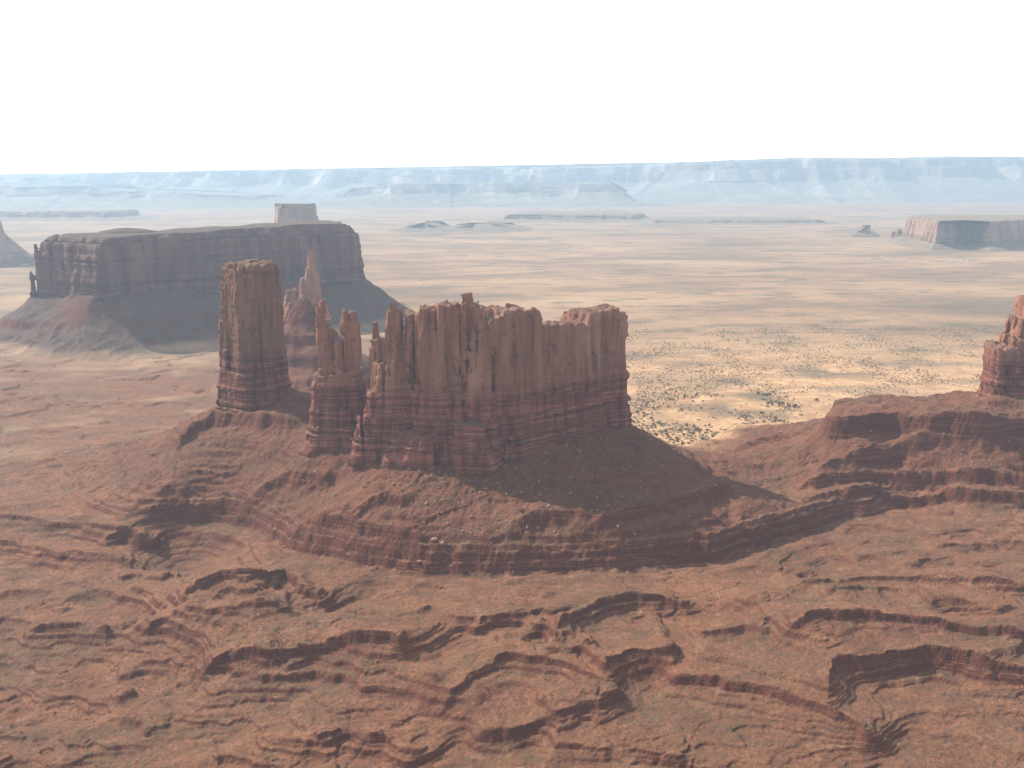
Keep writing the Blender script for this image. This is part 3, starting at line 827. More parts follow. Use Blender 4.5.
# --- main butte
def main_butte():
    A = at_y(420, 400, 1138)[:2]; B = at_y(490, 400, 1128)[:2]
    C = at_y(492, 400, 1140)[:2]; E = at_y(613, 400, 1262)[:2]
    r = Rock()
    r.slab(A, B, 20, prof_from(A, B, [(418, 305), (440, 304), (460, 303), (464, 306), (472, 305), (490, 307)]))
    r.slab(C, E, 25, prof_from(C, E, [(488, 308), (497, 306), (528, 305), (533, 319), (550, 321), (553, 320), (571, 320), (574, 322), (577, 311), (584, 308), (613, 308)]))
    r.pcol(461, 475, 292, 1120, 11, taper=.25)
    r.pcol(470, 491, 303, 1122, 15, taper=.2)
    r.pcol(478, 498, 318, 1112, 14, taper=.3)
    r.pcol(436, 458, 303, 1128, 18, taper=.12)
    r.pcol(505, 520, 306, 1146, 20, taper=.2)
    r.pcol(575, 596, 312, 1230, 20, taper=.15, rot=.7)
    r.pcol(594, 616, 307, 1250, 20, taper=.08, rot=.7, n=5)
    r.pcol(540, 553, 322, 1186, 20, taper=.2, rot=.7)
    r.pcol(486, 507, 314, 1131, 15, taper=.15, n=4)
    # bedded plinth
    r.pcol(402, 500, 352, 1134, 35, taper=.5, n=4, base=70, tp=1)
    r.pcol(356, 425, 360, 1142, 33, taper=.5, n=3, base=70, tp=1)
    r.pcol(366, 432, 338, 1148, 10, taper=.15, n=3)
    r.pcol(378, 425, 430, 1122, 26, taper=.5, n=3, base=70, tp=1)
    r.pcol(488, 600, 388, 1192, 30, taper=.02, n=4, rot=.7)
    r.pcol(560, 618, 382, 1250, 30, taper=.02, n=3, rot=.7)
    # buttresses at the corner
    r.pcol(455, 492, 425, 1098, 16, taper=.4, base=70)
    r.pcol(405, 436, 437, 1106, 14, taper=.4, base=70)
    o = thing('sandstone_butte', 'broad red sandstone butte with jagged top, the widest rock at the middle of the picture', 'butte', loc=(0, 1150, 80))
    a = r.mesh('cliff_wall', ((-190, 190), (1060, 1330), (52, 285)), 1.45, 167, 10, M_ROCK, o, flute=3.2, crack=4.5, seed=1, calm=lambda x, y: 1 - .65 * sstep(-20, 5, x))
    shift(a, o.location)
    for k, (u0, u1, v, Y, ry) in enumerate([(366, 381, 321, 1150, 10), (382, 404, 302, 1143, 13), (402, 417, 311, 1141, 13), (412, 429, 312, 1139, 15)]):
        q = Rock()
        if k == 0:
            q.pcol(366, 379, 345, Y, 8, taper=.2); q.pcol(368, 383, 320, Y, 9, taper=.45)
        elif k == 1:
            q.pcol(u0, u1, v + 8, Y, ry, taper=.38, tp=3); q.pcol(388, 395, v, Y, 5, taper=.5)
        else:
            q.pcol(u0, u1, v, Y, ry, taper=.25)
        q.pcol(u0 - 3, u1 + 4, 380, Y, ry + 10, taper=.3, n=3, base=80, tp=1)
        zt = at_y(u0, v, Y)[2]; c = at_y((u0 + u1) / 2, v, Y)[0]
        a = q.mesh('spire', ((c - 36, c + 36), (Y - 50, Y + 45), (56, zt + 12)), 1.3, 164, 8, M_ROCK, o, flute=1.8, crack=2.6, seed=10 + k)
        shift(a, o.location)
main_butte()

def twin_spires():
    Y = 1184
    for k in range(2):
        q = Rock()
        if k == 0:
            o = thing('rock_spire', 'split sandstone spire with a leaning pointed tip, just right of the tall rock tower', 'rock spire', loc=(at_y(327, 400, Y)[0], Y, 80))
            q.pcol(315, 329, 299, Y, 8, taper=.55, lean=(-2, 0), tp=1.4); q.pcol(316, 336, 325, Y, 11, taper=.25); q.pcol(328, 342, 341, Y - 3, 11, taper=.25)
            q.pcol(309, 347, 372, Y, 25, taper=.3, n=3, base=75, tp=1); q.pcol(308, 346, 428, Y - 12, 26, taper=.45, n=3, base=70, tp=1)
            c = at_y(328, 400, Y)[0]; top = 299; sd = 20
        else:
            o = thing('rock_spire', 'slender finger-like sandstone spire between the split spire and the broad butte', 'rock spire', loc=(at_y(351, 400, Y)[0], Y, 80))
            q.pcol(343, 359, 318, Y, 9, taper=.18); q.pcol(344, 357, 309, Y, 7, taper=.3)
            q.pcol(337, 366, 368, Y, 25, taper=.35, n=3, base=75, tp=1); q.pcol(340, 372, 426, Y - 12, 26, taper=.45, n=3, base=70, tp=1)
            c = at_y(351, 400, Y)[0]; top = 309; sd = 23
        zt = at_y(300, top, Y)[2]
        a = q.mesh('rock_column', ((c - 52, c + 52), (Y - 62, Y + 52), (52, zt + 12)), 1.3, 165, 7, M_ROCK, o, flute=1.9, crack=2.6, seed=sd)
        shift(a, o.location)
twin_spires()

def tower():
    Y = 1322
    o = thing('rock_tower', 'tall massive flat-topped sandstone tower standing alone at the left end of the ridge', 'rock tower', loc=(at_y(252, 400, Y)[0], Y, 90))
    q = Rock()
    zt = at_y(250, 266, Y)[2]; cx = at_y(252.5, 330, Y)[0]
    rot = math.radians(-40)
    q.col(cx, Y, 36, 31, zt, rot=rot, n=8, taper=.13, base=100, tp=1.3)
    q.col(cx - 2, Y - 2, 36.5, 32, 150, rot=rot, n=5, taper=.02, base=90)
    q.col(cx - 29, Y - 2, 13, 17, 215, rot=rot, n=4, taper=.25, base=90)
    a = q.mesh('rock_column', ((cx - 75, cx + 75), (Y - 75, Y + 75), (78, zt + 12)), 1.35, 152, 6, M_TOWER, o, flute=1.5, crack=1.5, seed=40, block=.6)
    shift(a, o.location)
    cp = Rock().col(cx + 3, Y, 32, 28, zt + 5.5, rot=rot, n=6, taper=.05, base=zt - 4)
    b = cp.mesh('caprock', ((cx - 55, cx + 58), (Y - 55, Y + 55), (zt - 6, zt + 14)), 1.3, zt - 30, 0, M_TOWER, o, flute=1.2, crack=1.0, seed=44, ledge=1.2)
    shift(b, o.location)
tower()

def right_butte():
    Y = 1352
    o = thing('sandstone_butte', 'stepped red sandstone butte cut off by the right edge of the picture', 'butte', loc=(at_y(1030, 400, Y)[0], Y, 100))
    q = Rock()
    q.pcol(990, 1014, 344, Y, 30, taper=.05, n=5); q.pcol(1004, 1040, 334, Y + 3, 32, taper=.06, n=5)
    q.pcol(1009, 1070, 315, Y + 6, 34, taper=.12, n=5); q.pcol(1014, 1090, 296, Y + 10, 34, taper=.12, n=4)
    q.pcol(989, 1110, 384, Y + 8, 36, taper=.02, n=4)
    x0 = at_y(975, 400, Y)[0]
    a = q.mesh('cliff_wall', ((x0 - 25, x0 + 215), (Y - 60, Y + 75), (80, 262)), 1.5, 150, 4, M_ROCK, o, flute=2.4, crack=3.2, seed=50)
    shift(a, o.location)
right_butte()

def rear_spire():
    x, Y, z = REAR
    o = thing('rock_spire', 'pale pink sandstone spire on its own banded cone, in front of the long dark mesa', 'rock spire', loc=(x, Y, 0))
    q = Rock()
    q.pcol(307, 317, 249, Y, 11, taper=.5, base=150, tp=1.3); q.pcol(304, 319, 268, Y, 16, taper=.3, base=150)
    q.pcol(296, 312, 278, Y, 16, taper=.35, base=150); q.pcol(286, 297, 289, Y, 14, taper=.4, base=150)
    q.pcol(287, 322, 298, Y, 24, taper=.2, base=120, n=4)
    a = q.mesh('rock_column', ((x - 75, x + 75), (Y - 60, Y + 60), (120, 275)), 1.8, 176, 12, M_REAR, o, flute=2.6, crack=3.5, seed=60)
    shift(a, o.location)
    t = TER[2]; t.parent = o; shift(t, o.location)
rear_spire()

def left_mesa():
    o = thing('flat_mesa', 'long dark flat-topped mesa with steep walls, filling the left background', 'mesa', loc=(-820, 2750, 0))
    P_ = np.array(MESA_POLY)
    step = 4.0
    x0, y0 = P_.min(0) - 60; x1, y1 = P_.max(0) + 60
    xs = np.arange(x0, x1, step, dtype=np.float32); ys = np.arange(y0, y1, step, dtype=np.float32)
    X2, Y2 = np.meshgrid(xs, ys, indexing='ij')
    wx = fbm2(X2 / 110, Y2 / 110, 3, 301) * 24; wy = fbm2(X2 / 110, Y2 / 110, 3, 307) * 24
    d2 = poly_sdf(X2 + wx, Y2 + wy, P_)
    topz = 262 + sstep(-1100, -500, X2) * 12 + noise2(X2 / 60, Y2 / 60, 311) * 3
    def build(name, z0, z1, inset, mat, seed, capped):
        zs = np.arange(z0, z1, step * .8, dtype=np.float32)
        Z = np.broadcast_to(zs, X2.shape + zs.shape).astype(np.float32)
        D = d2[:, :, None] + inset(Z)
        M = np.abs(D) < 40
        X = np.broadcast_to(X2[:, :, None], Z.shape)[M]; Y = np.broadcast_to(Y2[:, :, None], Z.shape)[M]; z = Z[M]
        n1 = noise3(X / 34, Y / 34, z / 220, seed); n2 = noise3(X / 13, Y / 13, z / 80, seed + 3)
        ck = np.clip(1 - np.abs(noise3(X / 48, Y / 48, z / 600, seed + 5)) * 7, 0, 1)
        D[M] += 8 * n1 + 4 * n2 + 9 * ck - strata(z * .5) * 3.0
        D = np.maximum(D, Z - (topz[:, :, None] if capped else z1 - 4))
        D = np.maximum(D, z0 + 1 - Z)
        a = new_mesh(name, *surface_nets(D, (x0, y0, z0), (step, step, step * .8)), mat, o)
        shift(a, o.location)
    build('cliff_wall', 95, 250, lambda Z: np.clip((Z - 110) * .10, 0, 20) - 6, M_MESA, 321, False)
    build('caprock', 238, 292, lambda Z: 17 + np.clip((Z - 240) * .55, 0, 60), M_MESA, 341, True)
    t = TER[1]; t.parent = o; shift(t, o.location)
    # low knoll on the mesa top
    kx, ky, _ = at_y(127, 228, 2600)
    n = 28; rings = []
    for h_, r_ in ((-4, 1), (3, .93), (6, .7), (9, .5), (11, .22)):
        ph = np.linspace(0, 2 * math.pi, n, endpoint=False); rr = r_ * (1 + .16 * noise2(np.cos(ph) * 1.6 + r_, np.sin(ph) * 1.6, 351))
        rings.append(np.stack([kx + np.cos(ph) * 75 * rr, ky + np.sin(ph) * 60 * rr, 263 + h_ + 0 * ph], -1))
    V = np.concatenate(rings + [np.array([[kx, ky, 275]])])
    F = []
    for a in range(4):
        for b in range(n): F.append((a * n + b, a * n + (b + 1) % n, (a + 1) * n + (b + 1) % n, (a + 1) * n + b))
    for b in range(n): F.append((4 * n + b, 4 * n + (b + 1) % n, 5 * n, 5 * n))
    bm = bmesh.new(); vs = [bm.verts.new(v) for v in V]
    for f in F:
        try: bm.faces.new([vs[i] for i in dict.fromkeys(f)])
        except ValueError: pass
    a = bm_obj('summit_knoll', bm, M_MESA, o, True); shift(a, o.location)
left_mesa()

# ------------------------------------------------------------------ far mesas and ranges: lofted rings
def resample(poly, n):
    p = np.asarray(poly, float); q = np.vstack([p, p[:1]]); L = np.r_[0, np.cumsum(np.hypot(*np.diff(q, axis=0).T))]
    t = np.linspace(0, L[-1], n, endpoint=False)
    return np.stack([np.interp(t, L, q[:, 0]), np.interp(t, L, q[:, 1])], -1)

def loft(name, poly, n, levels, mat, parent, seed, rough, grain, top_fn=None, cap=True):
    """levels: (outward offset, height); rough shifts each ring, grain is the wavelength of its spurs"""
    p = resample(poly, n)
    d = np.roll(p, -1, 0) - np.roll(p, 1, 0); nrm = np.stack([d[:, 1], -d[:, 0]], -1)
    nrm /= np.maximum(np.linalg.norm(nrm, axis=1, keepdims=True), 1e-9)
    area = np.sum(p[:, 0] * np.roll(p[:, 1], -1) - np.roll(p[:, 0], -1) * p[:, 1])
    if area < 0: nrm = -nrm
    V = []
    spur = ridged2(p[:, 0] / grain, p[:, 1] / grain, 3, seed); spur2 = fbm2(p[:, 0] / (grain * 3), p[:, 1] / (grain * 3), 3, seed + 5)
    for k, (off, z) in enumerate(levels):
        w = rough * (1 if k else 1.3)
        o_ = off + w * (.7 * spur + .9 * spur2) + rough * .15 * noise2(p[:, 0] / grain * 4 + k * 3.1, p[:, 1] / grain * 4, seed + 9)
        q = p + nrm * o_[:, None]
        zz = np.full(n, float(z))
        if top_fn is not None: zz = z * top_fn(q[:, 0])
        V.append(np.column_stack([q, zz]))
    m = len(levels)
    F = [(k * n + i, k * n + (i + 1) % n, (k + 1) * n + (i + 1) % n, (k + 1) * n + i) for k in range(m - 1) for i in range(n)]
    if area < 0: F = [f[::-1] for f in F]
    bm = bmesh.new(); vs = [bm.verts.new(v) for v in np.concatenate(V)]
    for f in F: bm.faces.new([vs[i] for i in f])
    if cap:
        top = [vs[(m - 1) * n + i] for i in range(n)]
        bm.faces.new(top if area > 0 else top[::-1])
    bmesh.ops.recalc_face_normals(bm, faces=bm.faces)
    o = bm_obj(name, bm, mat, parent); shift(o, parent.location) if parent else None
    return o

def far_mesa(name, label, cat, poly, z_foot, z_top, talus, mat, seed, grain, rough, n=160, group=None, dome=False, top_fn=None):
    c = np.mean(poly, 0)
    o = thing(name, label, cat, group, loc=(c[0], c[1], 0))
    H = z_top - z_foot
    loft('talus_slope', poly, n, [(talus, -12), (talus * .55, z_foot * .35), (talus * .22, z_foot * .72), (-talus * .02, z_foot * 1.02)], mat, o, seed, rough, grain, top_fn, True)
    if dome:
        lv_ = [(talus * .03, z_foot * .8), (-talus * .3, z_foot + H * .35), (-talus * .6, z_foot + H * .7), (-talus * .85, z_top)]
    else:
        lv_ = [(talus * .02, z_foot * .9), (-talus * .03, z_foot + H * .45), (-talus * .07, z_foot + H * .5), (-talus * .10, z_foot + H * .86), (-talus * .16, z_foot + H * .9), (-talus * .2, z_top)]
    loft('cliff_wall', poly, n, lv_, mat, o, seed, rough, grain, top_fn, True)
    return o

def ground_box(u0, u1, v, depth, skew=0.0, z=0.0):
    """footprint whose front edge is seen from bearing u0 to u1 at v on the plain"""
    a = at_z(u0, v, z); b = at_z(u1, v, z); 
    return [(a[0], a[1]), (b[0], b[1] + skew), (b[0] + depth * .1, b[1] + skew + depth), ((a[0] + b[0]) / 2, a[1] + skew / 2 + depth * 1.1), (a[0] + depth * .1, a[1] + depth)]

# right mesa with lit left wall
a = at_z(903, 240, 25); b = at_z(935, 247, 25)
far_mesa('flat_mesa', 'reddish flat mesa with sunlit fluted left wall, on the plain at the right edge', 'mesa',
         [at_z(905, 238.5, 25)[:2], at_z(918, 240.5, 25)[:2], at_z(936, 245, 25)[:2], at_z(962, 243, 25)[:2], at_z(990, 245.5, 25)[:2], at_z(1030, 242, 25)[:2], at_z(1100, 242, 25)[:2], at_z(1100, 235, 25)[:2], at_z(960, 234, 25)[:2], at_z(912, 235.5, 25)[:2]], 38, 158, 130, M_FAR, 401, 95, 42, 420)
far_mesa('sandstone_butte', 'sunlit rounded butte in front of the right mesa, cut by the picture edge', 'butte',
         [at_z(1014, 241, 20)[:2], at_z(1040, 242, 20)[:2], at_z(1044, 237, 20)[:2], at_z(1016, 237, 20)[:2]], 50, 150, 90, M_FAR, 409, 60, 14, 80)
far_mesa('sandstone_butte', 'tiny dark pointed butte just left of the right mesa', 'butte',
         [at_z(856, 236.6, 0)[:2], at_z(873, 236.6, 0)[:2], at_z(871, 234, 0)[:2], at_z(858, 234, 0)[:2]], 25, 66, 60, M_FAR, 411, 60, 8, 60, dome=True)
for u, w, vb, vt in ((893, 1.6, 237.5, 231), (898.5, 2.4, 238, 229)):
    Yd = at_z(u, vb, 0)[1]; z1 = at_y(u, vt, Yd)[2]; x = at_z(u, vb, 0)[0]; r_ = w * Yd / FOCAL
    o = thing('rock_spire', 'thin detached rock spire off the left end of the right mesa' if w < 2 else 'thicker rock pillar close against the left end of the right mesa', 'rock spire', loc=(x, Yd, 0))
    loft('rock_column', [(x - r_, Yd - r_), (x + r_, Yd - r_), (x + r_, Yd + r_), (x - r_, Yd + r_)], 20, [(r_ * .8, -5), (r_ * .2, z1 * .35), (0, z1 * .8), (-r_ * .45, z1)], M_FAR, o, 415, 3, 20)
# small butte peeping over the left mesa
Yb = 5200.0
far_mesa('sandstone_butte', 'small square blue-grey butte seen over the top of the long left mesa', 'butte',
         [at_y(278, 250, Yb)[:2], at_y(318, 250, Yb + 60)[:2], at_y(320, 250, Yb + 260)[:2], at_y(276, 250, Yb + 260)[:2]], 140, at_y(300, 204.5, Yb)[2], 150, M_FAR, 421, 70, 10, 120)
# butte cut by the left edge
Yb = 4700.0
far_mesa('sandstone_butte', 'blue-grey butte with sloping skirt cut off by the left picture edge', 'butte',
         [at_y(-60, 250, Yb)[:2], at_y(3, 250, Yb)[:2], at_y(3, 250, Yb + 200)[:2], at_y(-60, 250, Yb + 200)[:2]], 150, at_y(0, 209, Yb)[2], 170, M_FAR, 431, 80, 10, 120)
# low hills on the far plain
for (u0, u1, vb, zt, sd, lab) in ((405, 441, 231.5, 62, 441, 'blue far hill with a hump, first of the low hills right of the left mesa'),
                                 (452, 512, 231, 46, 443, 'long low blue far hill just right of the humped one')):
    far_mesa('rocky_hill', lab, 'hill', ground_box(u0, u1, vb, 500), 25, zt, 160, M_FAR, sd, 150, 40, 100, dome=True)
far_mesa('low_mesa', 'very long low blue escarpment on the far plain at the middle of the picture', 'mesa', ground_box(505, 640, 221.5, 900), 22, 62, 260, M_FAR, 447, 260, 80, 200)
far_mesa('low_mesa', 'low pale broken escarpment on the far plain, right of the long one', 'mesa', ground_box(655, 820, 224, 700), 12, 34, 200, M_FAR, 449, 200, 80, 200)
far_mesa('low_mesa', 'low pale bench far out on the plain at the left, behind the long mesa', 'mesa', ground_box(-20, 105, 220.5, 700), 30, 85, 260, M_FAR, 453, 230, 70, 160)

# far table-lands
def range_top(knots):
    return lambda x: np.interp(x, [k[0] for k in knots], [k[1] for k in knots]) * (1 + .018 * fbm2(x / 420, x * 0, 4, 471))
def skyline(pts, Y, zref):
    return range_top([(at_y(u, v, Y)[0], at_y(u, v, Y)[2] / zref) for u, v in pts])
Y1 = 15500.0
def front_poly(u0, u1, Y, depth, wob, seed):
    us = np.linspace(u0, u1, 60); x = np.array([at_y(u, 200, Y)[0] for u in us]); y = Y + fbm2(x / 2600, x * 0, 4, seed) * wob
    return list(zip(x, y)) + [(x[-1], Y + depth), (x[0], Y + depth)]
far_mesa('flat_mesa', 'far pale blue table-land along the left half of the horizon, behind the long left mesa', 'mesa',
         front_poly(-260, 250, Y1 - 1000, 1800, 700, 461), 260, 420, 900, M_RANGE, 461, 620, 230, 420,
         top_fn=skyline([(-260, 186), (0, 186), (90, 185), (100, 190), (170, 192), (250, 196)], Y1 - 1000, 420))
far_mesa('flat_mesa', 'far pale blue table-land behind the middle of the plain, in front of the horizon range', 'mesa',
         front_poly(345, 628, Y1 - 700, 1700, 600, 463), 250, 420, 750, M_RANGE, 463, 560, 200, 420,
         top_fn=skyline([(340, 190), (380, 184), (430, 182.5), (530, 182), (545, 190), (575, 189), (580, 183), (615, 182), (640, 197)], Y1 - 700, 420))
Y2 = 19000.0
far_mesa('mountain_range', 'highest pale blue flat-topped range lining the whole horizon', 'mountain range',
         front_poly(-420, 1450, Y2, 2200, 900, 465), 430, 800, 1900, M_RANGE, 465, 750, 620, 1100,
         top_fn=skyline([(-420, 180), (0, 176.5), (60, 175), (75, 173), (240, 170), (330, 168.5), (500, 167), (640, 164.5), (700, 161.5), (760, 159), (800, 157.5), (880, 158.5), (892, 161.5), (905, 156.5), (1024, 156), (1450, 154)], Y2, 800))

# ------------------------------------------------------------------ height look-up
def ground_at(x, y): return height(np.array([[x]], np.float32), np.array([[y]], np.float32))[0][0, 0]
def grounds(xs, ys):
    return height(np.asarray(xs, np.float32)[None], np.asarray(ys, np.float32)[None])[0][0]

# ------------------------------------------------------------------ junipers
def bush_data(seed):
    rg = np.random.default_rng(seed); V = []; F = []
    blobs = [(rg.normal(0, .55, 3) * (1, 1, .3) + (0, 0, .95), rg.uniform(.5, .85)) for _ in range(6)]
    for c, r in blobs:
        for _ in range(52):
            d = rg.normal(size=3); d /= np.linalg.norm(d); d[2] = abs(d[2]) * .9 - .25 * (rg.random() < .4)
            p = c + d * r * rg.uniform(.75, 1.1); p[2] = max(p[2], .12)
            a = rg.normal(size=3); a /= np.linalg.norm(a); b = np.cross(a, d); b /= max(np.linalg.norm(b), 1e-6)
            s = rg.uniform(.16, .32); k = len(V)
            V += [p - a * s, p + b * s, p + a * s, p - b * s]; F.append((k, k + 1, k + 2, k + 3))
    return np.array(V), np.array(F)
def trunk_bm(seed):
    rg = random.Random(seed); bm = bmesh.new()
    for k in range(3):
        bend = (rg.uniform(-.45, .45), rg.uniform(-.45, .45)); prev = None
        for lvl, (z, r) in enumerate(((-.25, .11), (.4, .085), (.95, .04))):
            f = lvl / 2
            ring = [bm.verts.new((bend[0] * f + math.cos(a) * r, bend[1] * f + math.sin(a) * r, z)) for a in (0, 1.05, 2.1, 3.14, 4.19, 5.24)]
            if prev:
                for i in range(6): bm.faces.new((prev[i], prev[(i + 1) % 6], ring[(i + 1) % 6], ring[i]))
            prev = ring
        bm.faces.new(prev)
    return bm

def copy_tree(o):
    c = o.copy(); COL.objects.link(c)
    for ch in o.children:
        d = ch.copy(); COL.objects.link(d); d.parent = c
    return c

BUSHV = [bush_data(50 + k) for k in range(4)]
def candidates(n, u_rng, v_rng, seed, dens):
    rg = np.random.default_rng(seed); out = []
    us = rg.uniform(*u_rng, n); vs = rg.uniform(*v_rng, n)
    pts = np.array([at_z(u, v, 0)[:2] for u, v in zip(us, vs)])
    h, sand, plain, tal, own, ped = [a[0] for a in height(pts[None, :, 0], pts[None, :, 1])]
    ok = (h < 12) & (h > -8) & (own == 0) & (rg.random(n) < dens(pts, sand))
    return np.column_stack([pts, h])[ok]
clump = lambda p: np.clip(.35 + fbm2(p[:, 0] / 70, p[:, 1] / 110, 3, 501) * 1.7, 0.04, 1)
C1 = candidates(1900, (606, 850), (372, 446), 71, lambda p, s: np.minimum(clump(p), .45) * (.35 + .65 * (s > .3)))
C1 = C1[np.argsort(C1[:, 1])]
print('bush candidates', len(C1))
N_IND = min(290, len(C1))
bush_labels = 'dark green juniper bush on the sunlit yellow sand right of the broad butte'
protos = []
for k in range(4):
    o = thing('juniper_bush', bush_labels, 'bush', 'juniper bushes on the sunlit sand')
    V, F = BUSHV[k]
    new_mesh('foliage', V, F, M_LEAF, o, False); bm_obj('trunk', trunk_bm(k), M_WOOD, o)
    protos.append(o)
rg = random.Random(9)
for i in range(N_IND):
    o = protos[i] if i < 4 else copy_tree(protos[i % 4])
    x, y, z = C1[i]; s = rg.uniform(.9, 2.3) * (1.25 if rg.random() < .15 else 1)
    o.location = (x, y, z - .15); o.rotation_euler = (0, 0, rg.uniform(0, 6.28)); o.scale = (s, s, s * rg.uniform(.75, 1.0))

def scrub_mesh(name, pts, smin, smax, seed, nv=10):
    """countless low shrubs: tufts of a few leaf clumps each, in one mesh"""
    rg = np.random.default_rng(seed); n = len(pts)
    d = rg.normal(size=(n, nv, 3)); d /= np.linalg.norm(d, axis=-1, keepdims=True); d[..., 2] = np.abs(d[..., 2])
    s = rg.uniform(smin, smax, (n, 1, 1))
    c = pts[:, None, :] + d * s * (.8, .8, .6)
    a = rg.normal(size=(n, nv, 3)); a /= np.linalg.norm(a, axis=-1, keepdims=True); b = np.cross(a, d)
    w = s * rg.uniform(.3, .6, (n, nv, 1))
    V = np.stack([c - a * w, c + b * w, c + a * w, c - b * w], 2).reshape(-1, 3)
    F = np.arange(len(V)).reshape(-1, 4)
    o = new_mesh(name, V, F, M_LEAF, None, False); o['kind'] = 'stuff'
    return o
rest = C1[N_IND:]
C2 = candidates(9000, (-60, 1090), (262, 352), 73, lambda p, s: clump(p) ** 2 * .55)
C3 = candidates(1800, (-60, 215), (352, 470), 75, lambda p, s: clump(p) ** 2 * .35)
C4 = candidates(26000, (590, 1060), (325, 445), 79, lambda p, s: clump(p))
scrub_mesh('desert_shrubs', np.concatenate([rest, C2, C3, C4]), .9, 2.3, 81)
def fore_pts(n, seed):
    rg = np.random.default_rng(seed); us = rg.uniform(-80, 1100, n); vs = rg.uniform(430, 775, n)
    pts = np.array([at_z(u, v, -5)[:2] for u, v in zip(us, vs)])
    a = [q[0] for q in height(pts[None, :, 0], pts[None, :, 1])]
    ok = rg.random(n) < np.clip(.35 + fbm2(pts[:, 0] / 60, pts[:, 1] / 60, 3, 511) * 1.6, .03, 1)
    return np.column_stack([pts, a[0]])[ok]
scrub_mesh('low_scrub', fore_pts(36000, 83), .4, 1.1, 85, 7)

# ------------------------------------------------------------------ boulders
def boulder_bm(seed):
    rg = random.Random(seed); bm = bmesh.new(); bmesh.ops.create_icosphere(bm, subdivisions=2, radius=1)
    pl = [(Vector((rg.gauss(0, 1), rg.gauss(0, 1), rg.gauss(0, 1))).normalized(), rg.uniform(.55, .85)) for _ in range(9)]
    for v in bm.verts:
        for n, d in pl:
            t = v.co.dot(n)
            if t > d: v.co -= n * (t - d)
        v.co *= rg.uniform(.96, 1.04); v.co.z *= .8
    return bm
bd_me = []
for k in range(5):
    bm = boulder_bm(k); me = bpy.data.meshes.new('boulder'); bm.to_mesh(me); bm.free(); me.materials.append(M_BOULDER); bd_me.append(me)
rg = random.Random(21)
spots = []
def scatter(n, u0, v0, du, dv, zg, smin, smax, kind):
    for _ in range(n):
        u = rg.gauss(u0, du); v = rg.gauss(v0, dv)
        x, y, _z = at_z(u, v, zg)
        spots.append((x, y, rg.uniform(smin, smax) * (1.5 if rg.random() < .12 else 1), kind))
scatter(60, 470, 512, 34, 14, 48, .7, 1.7, 0)
scatter(30, 400, 515, 60, 12, 45, .6, 1.5, 0)
scatter(24, 640, 515, 60, 14, 42, .6, 1.4, 0)
scatter(18, 230, 480, 40, 12, 55, .6, 1.5, 0)
scatter(26, 400, 570, 90, 8, 6, .6, 1.5, 1)
scatter(30, 940, 468, 50, 10, 38, .6, 1.6, 2)
scatter(50, 560, 478, 60, 14, 66, .8, 2.2, 0)
scatter(30, 440, 488, 60, 10, 62, .8, 2.4, 0)
for u, v, z, s, kd in ((434, 543, 29, 4.0, 3), (372, 566, 8, 3.2, 4), (443, 558, 14, 2.8, 5)):
    x, y, _z = at_z(u, v, z); spots.append((x, y, s, kd))
LB = {0: ('pale tan boulder, one of many scattered on the slope under the broad butte', 'boulders on the slope under the butte'),
      1: ('small tan boulder lying at the foot of the lowest cliff band', 'boulders at the foot of the lowest cliff'),
      2: ('small boulder on the ledgy slope below the right-hand butte', 'boulders below the right-hand butte'),
      3: ('big boulder perched on the rim of the lowest cliff band, largest in view', None),
      4: ('lone round boulder low on the left part of the lowest cliff band', None),
      5: ('lone boulder halfway down the cliff band under the big perched boulder', None)}
zz = grounds([s[0] for s in spots], [s[1] for s in spots])
for (x, y, s, kd), z in zip(spots, zz):
    o = bpy.data.objects.new('boulder', rg.choice(bd_me)); COL.objects.link(o)
    o.location = (x, y, z + s * .25); o.scale = (s * rg.uniform(.8, 1.2), s, s * rg.uniform(.8, 1.1)); o.rotation_euler = (rg.uniform(-.4, .4), rg.uniform(-.4, .4), rg.uniform(0, 6.28))
    tag(o, LB[kd][0], 'boulder', LB[kd][1])

def scree(n, seed):
    rg = np.random.default_rng(seed)
    us = rg.uniform(90, 1060, n); vs = rg.uniform(420, 600, n)
    pts = np.array([at_z(u, v, 40)[:2] for u, v in zip(us, vs)])
    a = [q[0] for q in height(pts[None, :, 0], pts[None, :, 1])]
    ok = (a[3] > .3) & (a[4] == 0) & (rg.random(n) < np.clip(.3 + fbm2(pts[:, 0] / 35, pts[:, 1] / 35, 3, 521) * 1.8, .02, 1))
    p = np.column_stack([pts, a[0]])[ok]; m = len(p)
    cube = np.array([(-1, -1, -.6), (1, -1, -.6), (1, 1, -.6), (-1, 1, -.6), (-.7, -.8, .6), (.8, -.6, .7), (.6, .8, .5), (-.8, .6, .7)])
    s_ = np.minimum(rg.pareto(2.4, m) * .3 + .26, 1.7)[:, None, None]
    V = p[:, None, :] + (cube[None] + rg.normal(0, .25, (m, 8, 3))) * s_
    f = np.array([(3, 2, 1, 0), (4, 5, 6, 7), (0, 1, 5, 4), (1, 2, 6, 5), (2, 3, 7, 6), (3, 0, 4, 7)])
    F = (np.arange(m)[:, None, None] * 8 + f[None]).reshape(-1, 4)
    o = new_mesh('scree', V.reshape(-1, 3), F, M_BOULDER, None, False); o['kind'] = 'stuff'
scree(42000, 87)

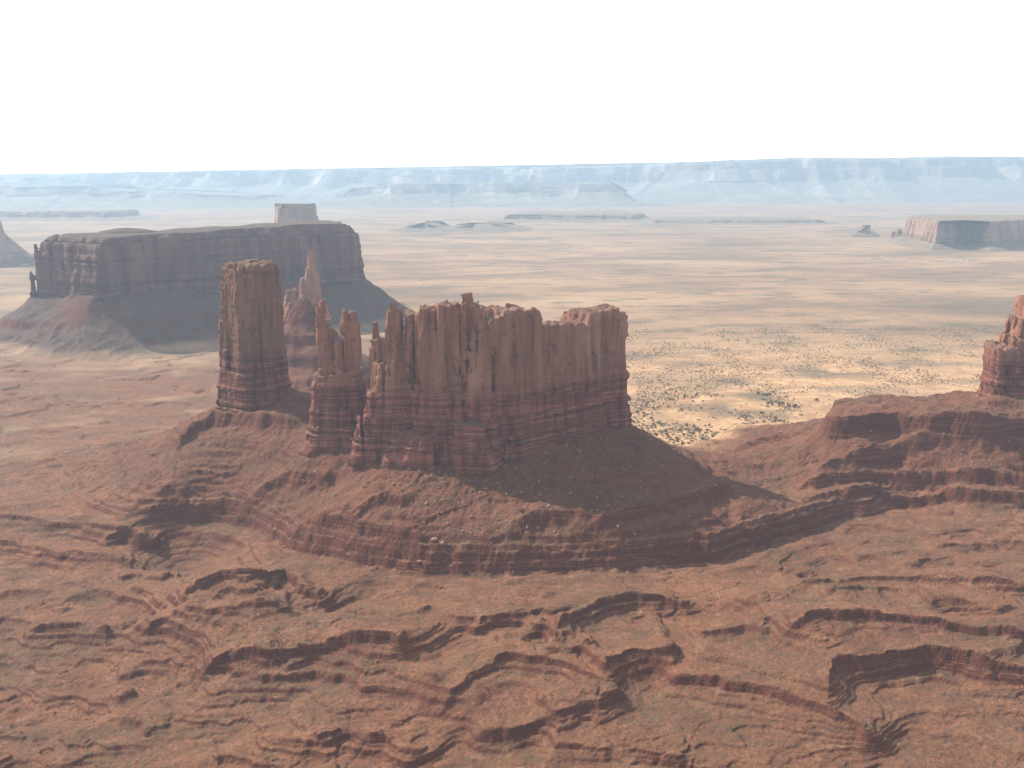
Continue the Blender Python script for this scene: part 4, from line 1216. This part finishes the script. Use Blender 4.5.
# ------------------------------------------------------------------ tiny white houses out on the plain
def house(x, y, z, w, d, h, rot, label, group=None):
    o = thing('house', label, 'house', group, loc=(x, y, z)); o.rotation_euler = (0, 0, rot)
    bm = bmesh.new(); bmesh.ops.create_cube(bm, size=1)
    for v in bm.verts: v.co = Vector((v.co.x * w, v.co.y * d, (v.co.z + .5) * (h + 1) - 1))
    bm_obj('wall', bm, M_HOUSE, o)
    bm = bmesh.new(); e = .5
    a = [bm.verts.new(p) for p in ((-w / 2 - e, -d / 2 - e, h + .02), (w / 2 + e, -d / 2 - e, h + .02), (w / 2 + e, d / 2 + e, h + .02), (-w / 2 - e, d / 2 + e, h + .02), (-w / 2 - e, 0, h + d * .3), (w / 2 + e, 0, h + d * .3))]
    for f in ((0, 1, 5, 4), (2, 3, 4, 5), (0, 4, 3), (1, 2, 5), (3, 2, 1, 0)): bm.faces.new([a[i] for i in f])
    bm_obj('roof', bm, M_ROOF, o)
    bm = bmesh.new(); bmesh.ops.create_cube(bm, size=1)
    for v in bm.verts: v.co = Vector((v.co.x * 1.1 - w * .15, v.co.y * .2 - d / 2 - .02, (v.co.z + .5) * 2.1))
    bm_obj('door', bm, M_DOOR, o)
HS = [(419, 286.5, 14, 'tiny white house alone on the plain by the right foot of the long left mesa', None),
      (427, 287.5, 11, 'smaller tiny white house just right of the lone white one', None)]
for k in range(7):
    HS.append((872 + k * 5.2 + rg.uniform(-2, 2), 258.5 + rg.uniform(-2, 2), rg.uniform(10, 18), 'tiny white house in the scattered village left of the right mesa', 'village houses left of the right mesa'))
for k in range(5):
    HS.append((946 + k * 5 + rg.uniform(-1.5, 1.5), 262 + rg.uniform(-.8, .8), rg.uniform(12, 22), 'tiny white house in the row of dark trees under the right mesa', 'village houses under the right mesa'))
for u, v, w, lab, gp in HS:
    x, y, _z = at_z(u, v, 0)
    house(x, y, ground_at(x, y), w * .8, w * .5, 4.5, rg.uniform(-.5, .5), lab, gp)

# ------------------------------------------------------------------ haze
def haze():
    x1, y0, y1, z0, z1 = 36000, -4000, 24600, -80, 1050
    bm = bmesh.new(); bmesh.ops.create_cube(bm, size=1)
    for v in bm.verts: v.co = Vector((v.co.x * 2 * x1, (y0 + y1) / 2 + v.co.y * (y1 - y0), (z0 + z1) / 2 + v.co.z * (z1 - z0)))
    m = bpy.data.materials.new('haze_air'); m.use_nodes = True; t = m.node_tree
    for n in list(t.nodes): t.nodes.remove(n)
    out = t.nodes.new('ShaderNodeOutputMaterial'); v = t.nodes.new('ShaderNodeVolumePrincipled')
    v.inputs['Color'].default_value = HAZE_COLOR; v.inputs['Density'].default_value = HAZE_DENSITY; v.inputs['Anisotropy'].default_value = HAZE_ANISO
    t.links.new(v.outputs[0], out.inputs['Volume'])
    o = bm_obj('haze', bm, m); o['kind'] = 'stuff'
haze()
